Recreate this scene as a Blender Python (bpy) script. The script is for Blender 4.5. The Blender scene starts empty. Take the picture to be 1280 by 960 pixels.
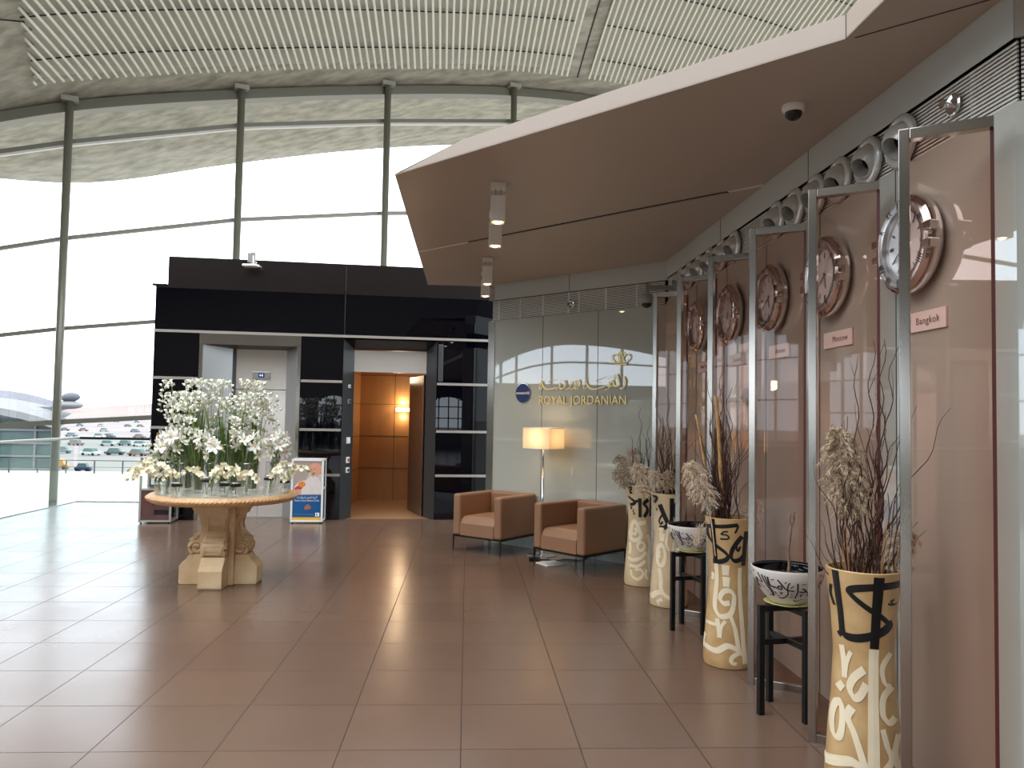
import bpy, bmesh, math, random
from mathutils import Vector, Matrix
random.seed(7)
sc = bpy.context.scene
COL = sc.collection
PI = math.pi
def lin(c): 
    c = c/255.0
    return c/12.92 if c <= 0.04045 else ((c+0.055)/1.055)**2.4
def rgb(r, g, b): return (lin(r), lin(g), lin(b), 1.0)
# ------------------------------------------------------------------ materials
def mat(name, col, rough=0.5, metal=0.0, spec=0.5, noise=0.0, nscale=8.0, col2=None, emit=None, estr=0.0, bump=0.0, bscale=60.0, coat=0.0, stretch=None, rnoise=0.0):
    m = bpy.data.materials.new(name); m.use_nodes = True
    nt = m.node_tree; b = nt.nodes['Principled BSDF']
    b.inputs['Base Color'].default_value = col
    b.inputs['Roughness'].default_value = rough
    b.inputs['Metallic'].default_value = metal
    b.inputs['Specular IOR Level'].default_value = spec
    b.inputs['Coat Weight'].default_value = coat
    b.inputs['Coat Roughness'].default_value = 0.02
    tc = nt.nodes.new('ShaderNodeTexCoord')
    vec = tc.outputs['Object']
    if stretch:
        mp = nt.nodes.new('ShaderNodeMapping'); mp.inputs['Scale'].default_value = stretch
        nt.links.new(vec, mp.inputs['Vector']); vec = mp.outputs['Vector']
    if noise > 0 or col2:
        n = nt.nodes.new('ShaderNodeTexNoise'); n.inputs['Scale'].default_value = nscale; n.inputs['Detail'].default_value = 5
        nt.links.new(vec, n.inputs['Vector'])
        rp = nt.nodes.new('ShaderNodeValToRGB')
        rp.color_ramp.elements[0].position = 0.32; rp.color_ramp.elements[1].position = 0.68
        c2 = col2 if col2 else tuple(min(1, c*(1+noise)) for c in col[:3])+(1,)
        c1 = col if col2 else tuple(c*(1-noise) for c in col[:3])+(1,)
        rp.color_ramp.elements[0].color = c1; rp.color_ramp.elements[1].color = c2
        nt.links.new(n.outputs['Fac'], rp.inputs['Fac']); nt.links.new(rp.outputs['Color'], b.inputs['Base Color'])
        if rnoise > 0:
            mr = nt.nodes.new('ShaderNodeMapRange'); mr.inputs['To Min'].default_value = rough-rnoise; mr.inputs['To Max'].default_value = rough+rnoise
            nt.links.new(n.outputs['Fac'], mr.inputs['Value']); nt.links.new(mr.outputs['Result'], b.inputs['Roughness'])
    if bump > 0:
        n2 = nt.nodes.new('ShaderNodeTexNoise'); n2.inputs['Scale'].default_value = bscale; n2.inputs['Detail'].default_value = 3
        nt.links.new(vec, n2.inputs['Vector'])
        bp = nt.nodes.new('ShaderNodeBump'); bp.inputs['Strength'].default_value = bump; bp.inputs['Distance'].default_value = 0.01
        nt.links.new(n2.outputs['Fac'], bp.inputs['Height']); nt.links.new(bp.outputs['Normal'], b.inputs['Normal'])
    if emit:
        b.inputs['Emission Color'].default_value = emit; b.inputs['Emission Strength'].default_value = estr
    return m
def glass(name, tint, refl_rough=0.02, ior=1.45, boost=1.0):
    m = bpy.data.materials.new(name); m.use_nodes = True
    nt = m.node_tree; nt.nodes.clear()
    o = nt.nodes.new('ShaderNodeOutputMaterial'); mx = nt.nodes.new('ShaderNodeMixShader')
    t = nt.nodes.new('ShaderNodeBsdfTransparent'); t.inputs['Color'].default_value = tint
    g = nt.nodes.new('ShaderNodeBsdfGlossy'); g.inputs['Roughness'].default_value = refl_rough
    f0 = ((ior-1)/(ior+1))**2*boost
    ge = nt.nodes.new('ShaderNodeNewGeometry'); dt = nt.nodes.new('ShaderNodeVectorMath'); dt.operation = 'DOT_PRODUCT'
    nt.links.new(ge.outputs['Normal'], dt.inputs[0]); nt.links.new(ge.outputs['Incoming'], dt.inputs[1])
    def mth(op, a, b=None):
        n_ = nt.nodes.new('ShaderNodeMath'); n_.operation = op
        for k, v in enumerate((a, b)):
            if v is None: continue
            if isinstance(v, (int, float)): n_.inputs[k].default_value = v
            else: nt.links.new(v, n_.inputs[k])
        return n_.outputs[0]
    c = mth('ABSOLUTE', dt.outputs['Value']); p5 = mth('POWER', mth('SUBTRACT', 1.0, c), 5.0)
    nt.links.new(mth('ADD', mth('MULTIPLY', p5, 1-f0), f0), mx.inputs[0])
    nt.links.new(t.outputs[0], mx.inputs[1]); nt.links.new(g.outputs[0], mx.inputs[2]); nt.links.new(mx.outputs[0], o.inputs[0])
    return m
M = {}
def floor_material():
    m = mat('floor_tile', rgb(112, 100, 92), 0.24, 0, 0.40); nt = m.node_tree; b = nt.nodes['Principled BSDF']
    tc = nt.nodes.new('ShaderNodeTexCoord'); mp = nt.nodes.new('ShaderNodeMapping')
    mp.inputs['Location'].default_value = (0, -0.326+0.6, 0)
    nt.links.new(tc.outputs['Object'], mp.inputs['Vector'])
    br = nt.nodes.new('ShaderNodeTexBrick'); br.offset = 0.0; br.squash = 1.0
    br.inputs['Scale'].default_value = 1.0; br.inputs['Brick Width'].default_value = 0.6; br.inputs['Row Height'].default_value = 0.6
    br.inputs['Mortar Size'].default_value = 0.0028; br.inputs['Mortar Smooth'].default_value = 0.1; br.inputs['Bias'].default_value = 0.0
    br.inputs['Color1'].default_value = rgb(112, 89, 74); br.inputs['Color2'].default_value = rgb(106, 84, 70); br.inputs['Mortar'].default_value = rgb(58, 44, 37)
    nt.links.new(mp.outputs['Vector'], br.inputs['Vector'])
    n = nt.nodes.new('ShaderNodeTexNoise'); n.inputs['Scale'].default_value = 1.3; n.inputs['Detail'].default_value = 6
    nt.links.new(tc.outputs['Object'], n.inputs['Vector'])
    mr = nt.nodes.new('ShaderNodeMapRange'); mr.inputs['From Min'].default_value = .3; mr.inputs['From Max'].default_value = .7
    mr.inputs['To Min'].default_value = 0.20; mr.inputs['To Max'].default_value = 0.26
    nt.links.new(n.outputs['Fac'], mr.inputs['Value'])
    ad = nt.nodes.new('ShaderNodeMath'); ad.operation = 'MULTIPLY_ADD'; ad.inputs[1].default_value = 0.5
    nt.links.new(br.outputs['Fac'], ad.inputs[0]); nt.links.new(mr.outputs['Result'], ad.inputs[2]); nt.links.new(ad.outputs[0], b.inputs['Roughness'])
    mx = nt.nodes.new('ShaderNodeMixRGB'); mx.blend_type = 'MULTIPLY'; mx.inputs['Fac'].default_value = 0.35
    nt.links.new(br.outputs['Color'], mx.inputs['Color1'])
    n3 = nt.nodes.new('ShaderNodeTexNoise'); n3.inputs['Scale'].default_value = 3.5; n3.inputs['Detail'].default_value = 8
    nt.links.new(tc.outputs['Object'], n3.inputs['Vector'])
    rp = nt.nodes.new('ShaderNodeValToRGB'); rp.color_ramp.elements[0].position = .3; rp.color_ramp.elements[1].position = .7
    rp.color_ramp.elements[0].color = (.86, .85, .85, 1); nt.links.new(n3.outputs['Fac'], rp.inputs['Fac']); nt.links.new(rp.outputs['Color'], mx.inputs['Color2'])
    nt.links.new(mx.outputs[0], b.inputs['Base Color'])
    bp = nt.nodes.new('ShaderNodeBump'); bp.inputs['Strength'].default_value = 0.5; bp.inputs['Distance'].default_value = 0.002; bp.invert = True
    nt.links.new(br.outputs['Fac'], bp.inputs['Height']); nt.links.new(bp.outputs['Normal'], b.inputs['Normal'])
    return m
M['floor'] = floor_material()
M['wall_glass'] = mat('back_painted_glass', rgb(180, 182, 172), 0.012, 0, 1.0, noise=.03, nscale=.8, coat=.8)
M['wall_white'] = mat('pale_wall', rgb(150, 144, 134), 0.7)
M['hall_wall'] = mat('hall_wall', rgb(120, 114, 105), 0.7)
M['fascia_grey'] = mat('fascia_glass', rgb(186, 190, 184), 0.10, 0, 0.6)
M['joint'] = mat('joint_shadow_gap', rgb(60, 60, 58), 0.8)
M['steel'] = mat('brushed_steel', rgb(184, 178, 170), 0.17, 1.0)
M['steel_dull'] = mat('satin_steel', rgb(176, 176, 174), 0.3, .7)
M['steel_door'] = mat('elevator_steel', rgb(222, 214, 204), 0.16, .55, bump=.12, bscale=1.6)
M['chrome'] = mat('chrome', rgb(225, 225, 225), 0.08, 1.0)
M['alu'] = mat('aluminium_slat', rgb(214, 212, 204), 0.4, 0.15)
M['trim_line'] = mat('champagne_trim', rgb(180, 172, 162), 0.35, 0.6)
M['dark_void'] = mat('dark_backing', rgb(14, 14, 15), 0.9)
M['rose_glass'] = glass('rose_tinted_glass', (.84, .61, .53, 1), 0.015, 1.5)
M['red_edge'] = mat('dark_red_edge', rgb(84, 38, 30), 0.4)
M['black_glass'] = mat('black_glass', rgb(3, 3, 8), 0.008, 0, 0.5)
M['black_matt'] = mat('black_satin_panel', rgb(26, 19, 18), 0.22, 0, .5)
M['dark_metal'] = mat('dark_grey_metal', rgb(74, 76, 76), 0.4, 0.5)
M['concrete'] = mat('shell_concrete', rgb(146, 141, 124), 0.6, noise=0, nscale=2.2, col2=rgb(192, 186, 168), bump=.3, bscale=2.0, stretch=(1, 2.2, 1))
M['baffle_white'] = mat('baffle_white', rgb(246, 246, 228), 0.45)
M['baffle_back'] = mat('acoustic_backing', rgb(196, 191, 178), 0.8, noise=.04, nscale=20)
M['mullion'] = mat('mullion_paint', rgb(128, 126, 112), 0.35, 0.3)
M['mullion_light'] = mat('bracket_paint', rgb(176, 174, 160), 0.4, 0.2)
M['pane'] = glass('window_pane', (.97, .985, .975, 1), 0.01, 1.3)
M['rail_glass'] = glass('balustrade_glass', (.92, .975, .955, 1), 0.01, 1.4)
M['canopy'] = mat('champagne_panel', rgb(179, 163, 148), 0.40, 0.0, 0.5, noise=.02, nscale=.7)
M['white_paint'] = mat('white_paint', rgb(232, 228, 220), 0.4)
M['black_plastic'] = mat('black_plastic', rgb(18, 18, 20), 0.25)
M['black_metal'] = mat('black_metal', rgb(16, 15, 15), 0.35, 0.2)
M['leather'] = mat('tan_leather', rgb(146, 108, 81), 0.42, 0, 0.45, noise=.05, nscale=3, bump=.15, bscale=180)
M['stone'] = mat('carved_limestone', rgb(206, 172, 128), 0.6, noise=0, nscale=5, col2=rgb(226, 200, 160), bump=.4, bscale=35)
M['stone_top'] = mat('pale_stone_top', rgb(226, 216, 198), 0.15, 0, .6, noise=.04, nscale=4)
M['stone_edge'] = mat('warm_stone_edge', rgb(204, 156, 106), 0.5, noise=0, nscale=22, col2=rgb(222, 182, 136), bump=.5, bscale=60)
M['vase'] = mat('vase_ochre', rgb(176, 138, 88), 0.4, noise=0, nscale=6, col2=rgb(204, 170, 120), coat=.2)
M['vase_pale'] = mat('vase_ochre_pale', rgb(196, 168, 128), 0.4, noise=0, nscale=6, col2=rgb(214, 190, 152), coat=.2)
M['vase_relief'] = mat('vase_cream', rgb(232, 216, 184), 0.45, noise=.04, nscale=9)
M['ink'] = mat('black_ink_glaze', rgb(20, 22, 26), 0.3)
M['bowl_white'] = mat('bowl_white_glaze', rgb(214, 206, 198), 0.3, noise=.03, nscale=12)
M['bowl_black'] = mat('bowl_black_glaze', rgb(10, 10, 12), 0.08)
M['soil'] = mat('soil', rgb(52, 36, 28), 0.9, noise=.4, nscale=60, bump=.8, bscale=80)
M['saucer'] = mat('saucer_green_glaze', rgb(196, 190, 120), 0.3)
M['twig'] = mat('twig_bark', rgb(48, 29, 23), 0.7, noise=0, nscale=30, col2=rgb(84, 50, 37))
M['cane'] = mat('bamboo_cane', rgb(176, 128, 76), 0.5, noise=0, nscale=20, col2=rgb(204, 160, 104))
M['straw'] = mat('dry_straw', rgb(170, 122, 78), 0.7)
M['pampas'] = mat('pampas_plume', rgb(140, 114, 88), 0.9, noise=0, nscale=45, col2=rgb(222, 202, 172))
M['pampas_light'] = mat('pampas_plume_pale', rgb(196, 170, 140), 0.9, noise=0, nscale=40, col2=rgb(248, 234, 212))
M['stem'] = mat('green_stem', rgb(128, 148, 62), 0.5, noise=.25, nscale=30)
M['leafm'] = mat('green_leaf', rgb(86, 112, 46), 0.5, noise=.25, nscale=20)
M['petal'] = mat('white_petal', rgb(246, 244, 232), 0.5)
M['petal_cream'] = mat('cream_petal', rgb(244, 236, 204), 0.5)
M['stamen'] = mat('stamen', rgb(190, 150, 60), 0.6)
M['vase_glass'] = glass('clear_vase_glass', (.975, .985, .98, 1), 0.02, 1.45)
M['ribbon'] = mat('black_ribbon', rgb(28, 26, 26), 0.5)
M['gold'] = mat('gold_letter', rgb(246, 222, 156), 0.3, 0.55)
M['navy'] = mat('navy_badge', rgb(26, 44, 92), 0.3)
M['white_ink'] = mat('white_print', rgb(240, 240, 240), 0.5)
M['plate'] = mat('city_plate', rgb(228, 218, 212), 0.4)
M['text_grey'] = mat('text_grey', rgb(120, 100, 95), 0.5)
M['dial'] = mat('clock_dial', rgb(214, 214, 214), 0.25, 0.2)
M['wood'] = mat('warm_wood_panel', rgb(172, 124, 78), 0.4, noise=.06, nscale=2, stretch=(6, 6, 1))
M['lift_floor'] = mat('lift_floor', rgb(150, 112, 78), 0.4)
M['door_dark'] = mat('dark_door_leaf', rgb(86, 66, 52), 0.3)
# ------------------------------------------------------------------ mesh builder
class B:
    def __init__(s): s.v = []; s.f = []; s.m = []; s.cur = 0
    def face(s, idx): s.f.append(idx); s.m.append(s.cur)
    def poly(s, pts):
        n = len(s.v); s.v += [tuple(p) for p in pts]; s.face(list(range(n, n+len(pts)))); return s
    def box(s, a, b):
        x0, y0, z0 = a; x1, y1, z1 = b
        if x0 > x1: x0, x1 = x1, x0
        if y0 > y1: y0, y1 = y1, y0
        if z0 > z1: z0, z1 = z1, z0
        return s.hexa([(x0,y0),(x1,y0),(x1,y1),(x0,y1)], z0, z1)
    def hexa(s, poly, z0, z1):     # prism of a ccw polygon
        n = len(s.v); k = len(poly)
        s.v += [(p[0], p[1], z0) for p in poly] + [(p[0], p[1], z1) for p in poly]
        s.face(list(range(n+k-1, n-1, -1))); s.face(list(range(n+k, n+2*k)))
        for i in range(k):
            j = (i+1) % k; s.face([n+i, n+j, n+k+j, n+k+i])
        return s
    def obox(s, c, ax, ay, az):    # oriented box: centre and three half vectors
        c = Vector(c); ax = Vector(ax); ay = Vector(ay); az = Vector(az); n = len(s.v)
        if ax.cross(ay).dot(az) < 0: ax = -ax
        for sx, sy, sz in ((-1,-1,-1),(1,-1,-1),(1,1,-1),(-1,1,-1),(-1,-1,1),(1,-1,1),(1,1,1),(-1,1,1)):
            s.v.append(tuple(c+ax*sx+ay*sy+az*sz))
        for q in ((3,2,1,0),(4,5,6,7),(0,1,5,4),(1,2,6,5),(2,3,7,6),(3,0,4,7)): s.face([n+i for i in q])
        return s
    def tube(s, path, r, n=8, cap=True):
        path = [Vector(p) for p in path]
        if not isinstance(r, (list, tuple)): r = [r]*len(path)
        base = len(s.v); up = None
        for i, p in enumerate(path):
            d = (path[min(i+1, len(path)-1)]-path[max(i-1, 0)])
            d = d.normalized() if d.length > 1e-9 else Vector((0,0,1))
            if up is None:
                up = Vector((0,0,1)) if abs(d.z) < .9 else Vector((1,0,0))
            a = d.cross(up)
            if a.length < 1e-6: a = d.cross(Vector((0,1,0)))
            a.normalize(); b = d.cross(a).normalized(); up = -b if False else up
            for k in range(n):
                t = 2*PI*k/n; s.v.append(tuple(p+(a*math.cos(t)+b*math.sin(t))*r[i]))
        for i in range(len(path)-1):
            for k in range(n):
                k2 = (k+1) % n
                s.face([base+i*n+k, base+(i+1)*n+k, base+(i+1)*n+k2, base+i*n+k2])
        if cap:
            s.face([base+k for k in range(n)]); s.face([base+(len(path)-1)*n+k for k in range(n-1, -1, -1)])
        return s
    def cyl(s, p0, p1, r0, r1=None, n=16): return s.tube([p0, p1], [r0, r0 if r1 is None else r1], n)
    def lathe(s, prof, n=32, c=(0,0,0), axis='z', frame=None, a0=0, a1=2*PI):
        base = len(s.v); full = abs(a1-a0-2*PI) < 1e-6; cols = n if full else n+1
        for (r, z) in prof:
            for k in range(cols):
                t = a0+(a1-a0)*k/n; p = Vector((r*math.cos(t), r*math.sin(t), z))
                if frame: p = frame @ p
                s.v.append(tuple(Vector(c)+p))
        for i in range(len(prof)-1):
            for k in range(n):
                k2 = (k+1) % cols
                s.face([base+i*cols+k, base+i*cols+k2, base+(i+1)*cols+k2, base+(i+1)*cols+k])
        return s
    def blob(s, c, r, n=8, m=6, rot=None):
        if not isinstance(r, (list, tuple)): r = (r, r, r)
        prof = []
        base = len(s.v)
        for i in range(m+1):
            ph = -PI/2+PI*i/m
            for k in range(n):
                t = 2*PI*k/n; p = Vector((r[0]*math.cos(ph)*math.cos(t), r[1]*math.cos(ph)*math.sin(t), r[2]*math.sin(ph)))
                if rot: p = rot @ p
                s.v.append(tuple(Vector(c)+p))
        for i in range(m):
            for k in range(n):
                k2 = (k+1) % n; s.face([base+i*n+k, base+i*n+k2, base+(i+1)*n+k2, base+(i+1)*n+k])
        return s
    def grid(s, fn, nu, nv):
        base = len(s.v)
        for i in range(nu+1):
            for j in range(nv+1): s.v.append(tuple(fn(i/nu, j/nv)))
        for i in range(nu):
            for j in range(nv):
                a = base+i*(nv+1)+j; s.face([a, a+nv+1, a+nv+2, a+1])
        return s
    def data(s, name, mats, smooth=False):
        me = bpy.data.meshes.new(name); me.from_pydata(s.v, [], s.f); 
        if not isinstance(mats, (list, tuple)): mats = [mats]
        for m in mats: me.materials.append(m)
        for i, p in enumerate(me.polygons):
            p.material_index = s.m[i]; p.use_smooth = smooth
        me.update()
        return me
    def make(s, name, mats, parent=None, smooth=False, loc=None, bevel=0, seg=2, subd=0):
        o = bpy.data.objects.new(name, s.data(name, mats, smooth)); COL.objects.link(o)
        if parent: o.parent = parent
        if loc: o.location = loc
        if bevel > 0:
            md = o.modifiers.new('bevel', 'BEVEL'); md.width = bevel; md.segments = seg; md.limit_method = 'ANGLE'; md.angle_limit = 0.6
            md.harden_normals = False
            for p in o.data.polygons: p.use_smooth = False
        return o
def shade_auto(o, ang=0.6):
    me = o.data
    for p in me.polygons: p.use_smooth = True
    bm = bmesh.new(); bm.from_mesh(me); bmesh.ops.remove_doubles(bm, verts=bm.verts, dist=1e-5)
    for e in bm.edges:
        if len(e.link_faces) == 2: e.smooth = e.calc_face_angle(0) < ang
    bm.to_mesh(me); bm.free(); return o
def thing(name, label, cat, loc=(0,0,0), rz=0, group=None, kind=None):
    o = bpy.data.objects.new(name, None); COL.objects.link(o); o.location = loc; o.rotation_euler = (0, 0, rz)
    o.empty_display_size = .1
    return tag(o, label, cat, group, kind)
def tag(o, label=None, cat=None, group=None, kind=None):
    if label: o['label'] = label
    if cat: o['category'] = cat
    if group: o['group'] = group
    if kind: o['kind'] = kind
    return o
def struct(o, label, cat): return tag(o, label, cat, None, 'structure')
KIDS = {}
def copy_tree(o, parent=None, label=None, loc=None, rz=None):
    kids = [c for c in o.children]
    c = o.copy(); COL.objects.link(c); c.parent = parent
    if label: c['label'] = label
    if loc is not None: c.location = loc
    if rz is not None: c.rotation_euler = (0, 0, rz)
    for ch in kids: copy_tree(ch, c)
    return c
def text_data(txt, size, depth=0.0, align='CENTER', spacing=1.0):
    cu = bpy.data.curves.new('txt', 'FONT'); cu.body = txt; cu.size = size; cu.extrude = depth; cu.align_x = align; cu.align_y = 'CENTER'; cu.space_character = spacing
    cu.resolution_u = 3
    ob = bpy.data.objects.new('txt', cu); COL.objects.link(ob)
    bpy.context.view_layer.update()
    me = bpy.data.meshes.new_from_object(ob.evaluated_get(bpy.context.evaluated_depsgraph_get()))
    bpy.data.objects.remove(ob); return me
def text_obj(name, txt, size, m, parent, loc, xdir, depth=0.002, width=None, align='CENTER', spacing=1.0, zup=(0,0,1)):
    me = text_data(txt, size, depth, align, spacing); me.materials.clear(); me.materials.append(m)
    xs = [v.co.x for v in me.vertices]
    if width and xs:
        k = width/(max(xs)-min(xs)); 
        for v in me.vertices: v.co.x *= k
    o = bpy.data.objects.new(name, me); COL.objects.link(o)
    x = Vector(xdir).normalized(); y = Vector(zup); z = x.cross(y)
    o.matrix_world = Matrix(((x.x, y.x, z.x, loc[0]), (x.y, y.y, z.y, loc[1]), (x.z, y.z, z.z, loc[2]), (0,0,0,1)))
    if parent: 
        o.parent = parent
    return o
def catmull(pts, n=8):
    if len(pts) < 3: 
        a, b = pts; return [tuple(a[k]+(b[k]-a[k])*i/n for k in range(len(a))) for i in range(n+1)]
    out = []
    P = [pts[0]]+list(pts)+[pts[-1]]
    for i in range(1, len(P)-2):
        p0, p1, p2, p3 = P[i-1], P[i], P[i+1], P[i+2]
        for j in range(n):
            t = j/n
            out.append(tuple(.5*((2*p1[k])+(-p0[k]+p2[k])*t+(2*p0[k]-5*p1[k]+4*p2[k]-p3[k])*t*t+(-p0[k]+3*p1[k]-3*p2[k]+p3[k])*t**3) for k in range(len(p1))))
    out.append(tuple(pts[-1])); return out
def stroke(bd, pts, w, fmap, nib=0.0, ang=PI/4, smooth=True, taper=False):
    """pen stroke in design coordinates (u,v), mapped by fmap onto a surface"""
    P = catmull(pts, 7) if smooth else [p for i in range(len(pts)-1) for p in [tuple(pts[i][k]+(pts[i+1][k]-pts[i][k])*t/4 for k in (0,1)) for t in range(4)]]+[pts[-1]]
    base = len(bd.v); n = len(P)
    for i, p in enumerate(P):
        a = P[max(0, i-1)]; b = P[min(n-1, i+1)]; dx, dy = b[0]-a[0], b[1]-a[1]; L = math.hypot(dx, dy) or 1
        nx, ny = -dy/L, dx/L
        if nib > 0:
            # broad nib held at a fixed angle, never thinner than (1-nib)
            c = abs(nx*math.cos(ang)+ny*math.sin(ang)); ww = w*((1-nib)+nib*c)
        else: ww = w
        if taper: ww *= min(1, 0.25+1.6*min(i, n-1-i)/n*2)
        ww /= 2
        for q in (-1, -.0, 1): bd.v.append(tuple(fmap(p[0]+nx*ww*q, p[1]+ny*ww*q)))
    for i in range(n-1):
        for q in (0, 1):
            a = base+i*3+q; bd.face([a, a+1, a+4, a+3])
# ------------------------------------------------------------------ camera
def make_camera():
    f = 965.0; yaw = math.atan(55/965.); pitch = math.atan(41/965.); roll = 0.0175
    fw = Vector((math.sin(yaw)*math.cos(pitch), math.cos(yaw)*math.cos(pitch), math.sin(pitch)))
    r0 = Vector((math.cos(yaw), -math.sin(yaw), 0)); u0 = r0.cross(fw)
    R = r0*math.cos(roll)+u0*math.sin(roll); U = R.cross(fw)
    cd = bpy.data.cameras.new('camera'); cam = bpy.data.objects.new('camera', cd); COL.objects.link(cam)
    cd.sensor_width = 36; cd.lens = f/1280*36; cd.clip_end = 3000; cd.clip_start = .05
    cam.matrix_world = Matrix(((R.x, U.x, -fw.x, 0), (R.y, U.y, -fw.y, 0), (R.z, U.z, -fw.z, 1.66), (0,0,0,1)))
    sc.camera = cam
make_camera()
SKY=4.2; EXPO=0.0
# ------------------------------------------------------------------ room shell
SOF = 3.43                      # underside of the canopy
XW = 2.19; YC = 8.45            # clock wall and its inner corner
RJ0 = Vector((.29, 10.35, 0)); RJU = Vector((.70711, -.70711, 0)); RJN = Vector((-.70711, -.70711, 0))
def rj(u, z, out=0.0): p = RJ0+RJU*u+RJN*out; return (p.x, p.y, z)
NEAR = (XW, 2.955)
fl = B(); fl.hexa([(-7, -14), (5.2, -14), (5.2, 0.0), (2.3, 2.9), (2.3, 8.5), (.5, 10.4), (.9, 13.2), (-4.8, 14.42), (-6.95, 14.42), (-7, 14.3)], -0.25, 0)
o = fl.make('floor', M['floor']); struct(o, 'brown grey glossy square floor tiles with thin joints', 'floor')
# lower hall floor beyond the balustrade
lf = B(); lf.box((-34, -16, -4.7), (-7, 18, -4.5)); o = lf.make('floor_lower', M['hall_wall']); struct(o, 'lower hall floor beyond the glass balustrade', 'floor')
# right hand walls
w = B(); w.hexa([(XW, 2.955), (XW+.25, 2.955), (XW+.25, 8.6), (XW, YC)], 0, 2.97)
w.hexa([(XW, 2.955), (XW+.25, 2.955), (XW+.25, 8.6), (XW, YC)], 3.235, 3.55)
wr = w.make('wall_right', M['wall_glass']); struct(wr, 'glossy grey glass wall panels behind the clocks', 'wall')
b = B(); b.hexa([(XW+.05, 2.955), (XW+.25, 2.955), (XW+.25, 8.6), (XW+.05, YC)], 2.97, 3.235); b.make('louvre_recess', M['dark_void'], wr)
b = B(); b.box((XW-.004, 2.955, 3.235), (XW+.02, YC-.0, SOF)); b.make('upper_band', M['fascia_grey'], wr)
b = B()
for y in (3.83, 4.69, 5.56, 6.43, 7.3): b.box((XW-.002, y-.003, 0), (XW+.001, y+.003, 2.97))
for y in (4.85, 6.6): b.box((XW-.006, y-.003, 3.235), (XW+.001, y+.003, SOF))
b.make('panel_joint', M['joint'], wr)
w = B(); L = 2.687
def rjprism(bd, u0, u1, d0, d1, z0, z1):
    P = [RJ0+RJU*u0+RJN*d0, RJ0+RJU*u1+RJN*d0, RJ0+RJU*u1+RJN*d1, RJ0+RJU*u0+RJN*d1]
    c = sum(((P[i].x*P[(i+1)%4].y-P[(i+1)%4].x*P[i].y) for i in range(4)))
    P = P if c > 0 else P[::-1]
    bd.hexa([(p.x, p.y) for p in P], z0, z1)
rjprism(w, 0, L, 0, -.25, 0, 2.945); rjprism(w, 0, L, 0, -.25, 3.215, 3.55)
wf = w.make('wall_far', M['wall_glass']); struct(wf, 'glossy grey glass wall carrying the gold airline sign', 'wall')
b = B(); rjprism(b, 0, L, -.05, -.25, 2.945, 3.215); b.make('louvre_recess', M['dark_void'], wf)
b = B(); rjprism(b, .02, L, .004, 0, 3.215, SOF); b.make('upper_band', M['fascia_grey'], wf)
b = B()
for u in (.912, 1.765): rjprism(b, u-.003, u+.003, .002, 0, 0, 2.945)
rjprism(b, 1.321, 1.327, .006, 0, 3.215, SOF)
b.make('panel_joint', M['joint'], wf)
b = B(); rjprism(b, -.03, .085, .012, -.25, 0, 2.93); b.make('steel_corner', M['steel'], wf)
b = B(); rjprism(b, -.03, .06, .012, -.25, 3.215, 3.40); b.make('steel_corner', M['steel'], wf)
# near facet and the wall that goes on behind the camera
w = B(); w.hexa([(XW, 2.955), (5.0, .145), (5.2, .345), (XW+.25, 3.1)], 0, 2.97); w.hexa([(XW, 2.955), (5.0, .145), (5.2, .345), (XW+.25, 3.1)], 3.235, 3.55)
w.hexa([(5.0, -14), (5.25, -14), (5.25, .345), (5.0, .145)], 0, 12)
o = w.make('wall_near', M['wall_glass']); struct(o, 'grey wall facet at the right edge beside the nearest glass screen', 'wall')
b = B(); b.hexa([(XW+.05, 2.985), (5.05, .2), (5.2, .345), (XW+.25, 3.1)], 2.97, 3.235); b.make('louvre_recess', M['dark_void'], o)
# louvre strips
def louvre(name, label, A, Bp, out, z0, z1, n, ribs, mats=M['alu'], sub=None):
    t = thing(name, label, 'air grille')
    A = Vector(A); Bp = Vector(Bp); d = (Bp-A); Ln = d.length; d.normalize(); nn = Vector(out)
    b = B()
    for i in range(n):
        z = z0+(i+.5)*(z1-z0)/n
        c = (A+Bp)/2-nn*.018; b.obox((c.x, c.y, z), d*Ln/2, nn*.004, Vector((0, 0, .0050)))
    b.make('slats', mats, t)
    for u in ribs:
        b = B(); p = A+d*u-nn*.03; b.obox((p.x, p.y, (z0+z1)/2), d*.006, nn*.008, Vector((0, 0, (z1-z0)/2))); b.make('upright', M['alu'], t)
    return t
louvre('ventilation_louvre', 'long aluminium louvre strip above the clocks and round air nozzles', (XW, 2.96, 0), (XW, YC-.02, 0), (-1, 0, 0), 2.975, 3.23, 14, [.3+.62*i for i in range(9)])
pA = RJ0+RJU*.02; pB = RJ0+RJU*(L-.03)
louvre('ventilation_louvre', 'aluminium louvre strip above the gold airline sign', (pA.x, pA.y, 0), (pB.x, pB.y, 0), RJN, 2.95, 3.21, 14, [.1, .48, .86, 1.27, 1.43, 1.83, 2.26])
dN = Vector((.70711, -.70711, 0)); pA = Vector((XW, 2.955, 0))+dN*.02; pB = pA+dN*3.8
louvre('ventilation_louvre', 'louvre strip on the wall facet at the right picture edge', pA, pB, (-.7071, -.7071, 0), 2.975, 3.23, 14, [.3+.62*i for i in range(5)])
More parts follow.
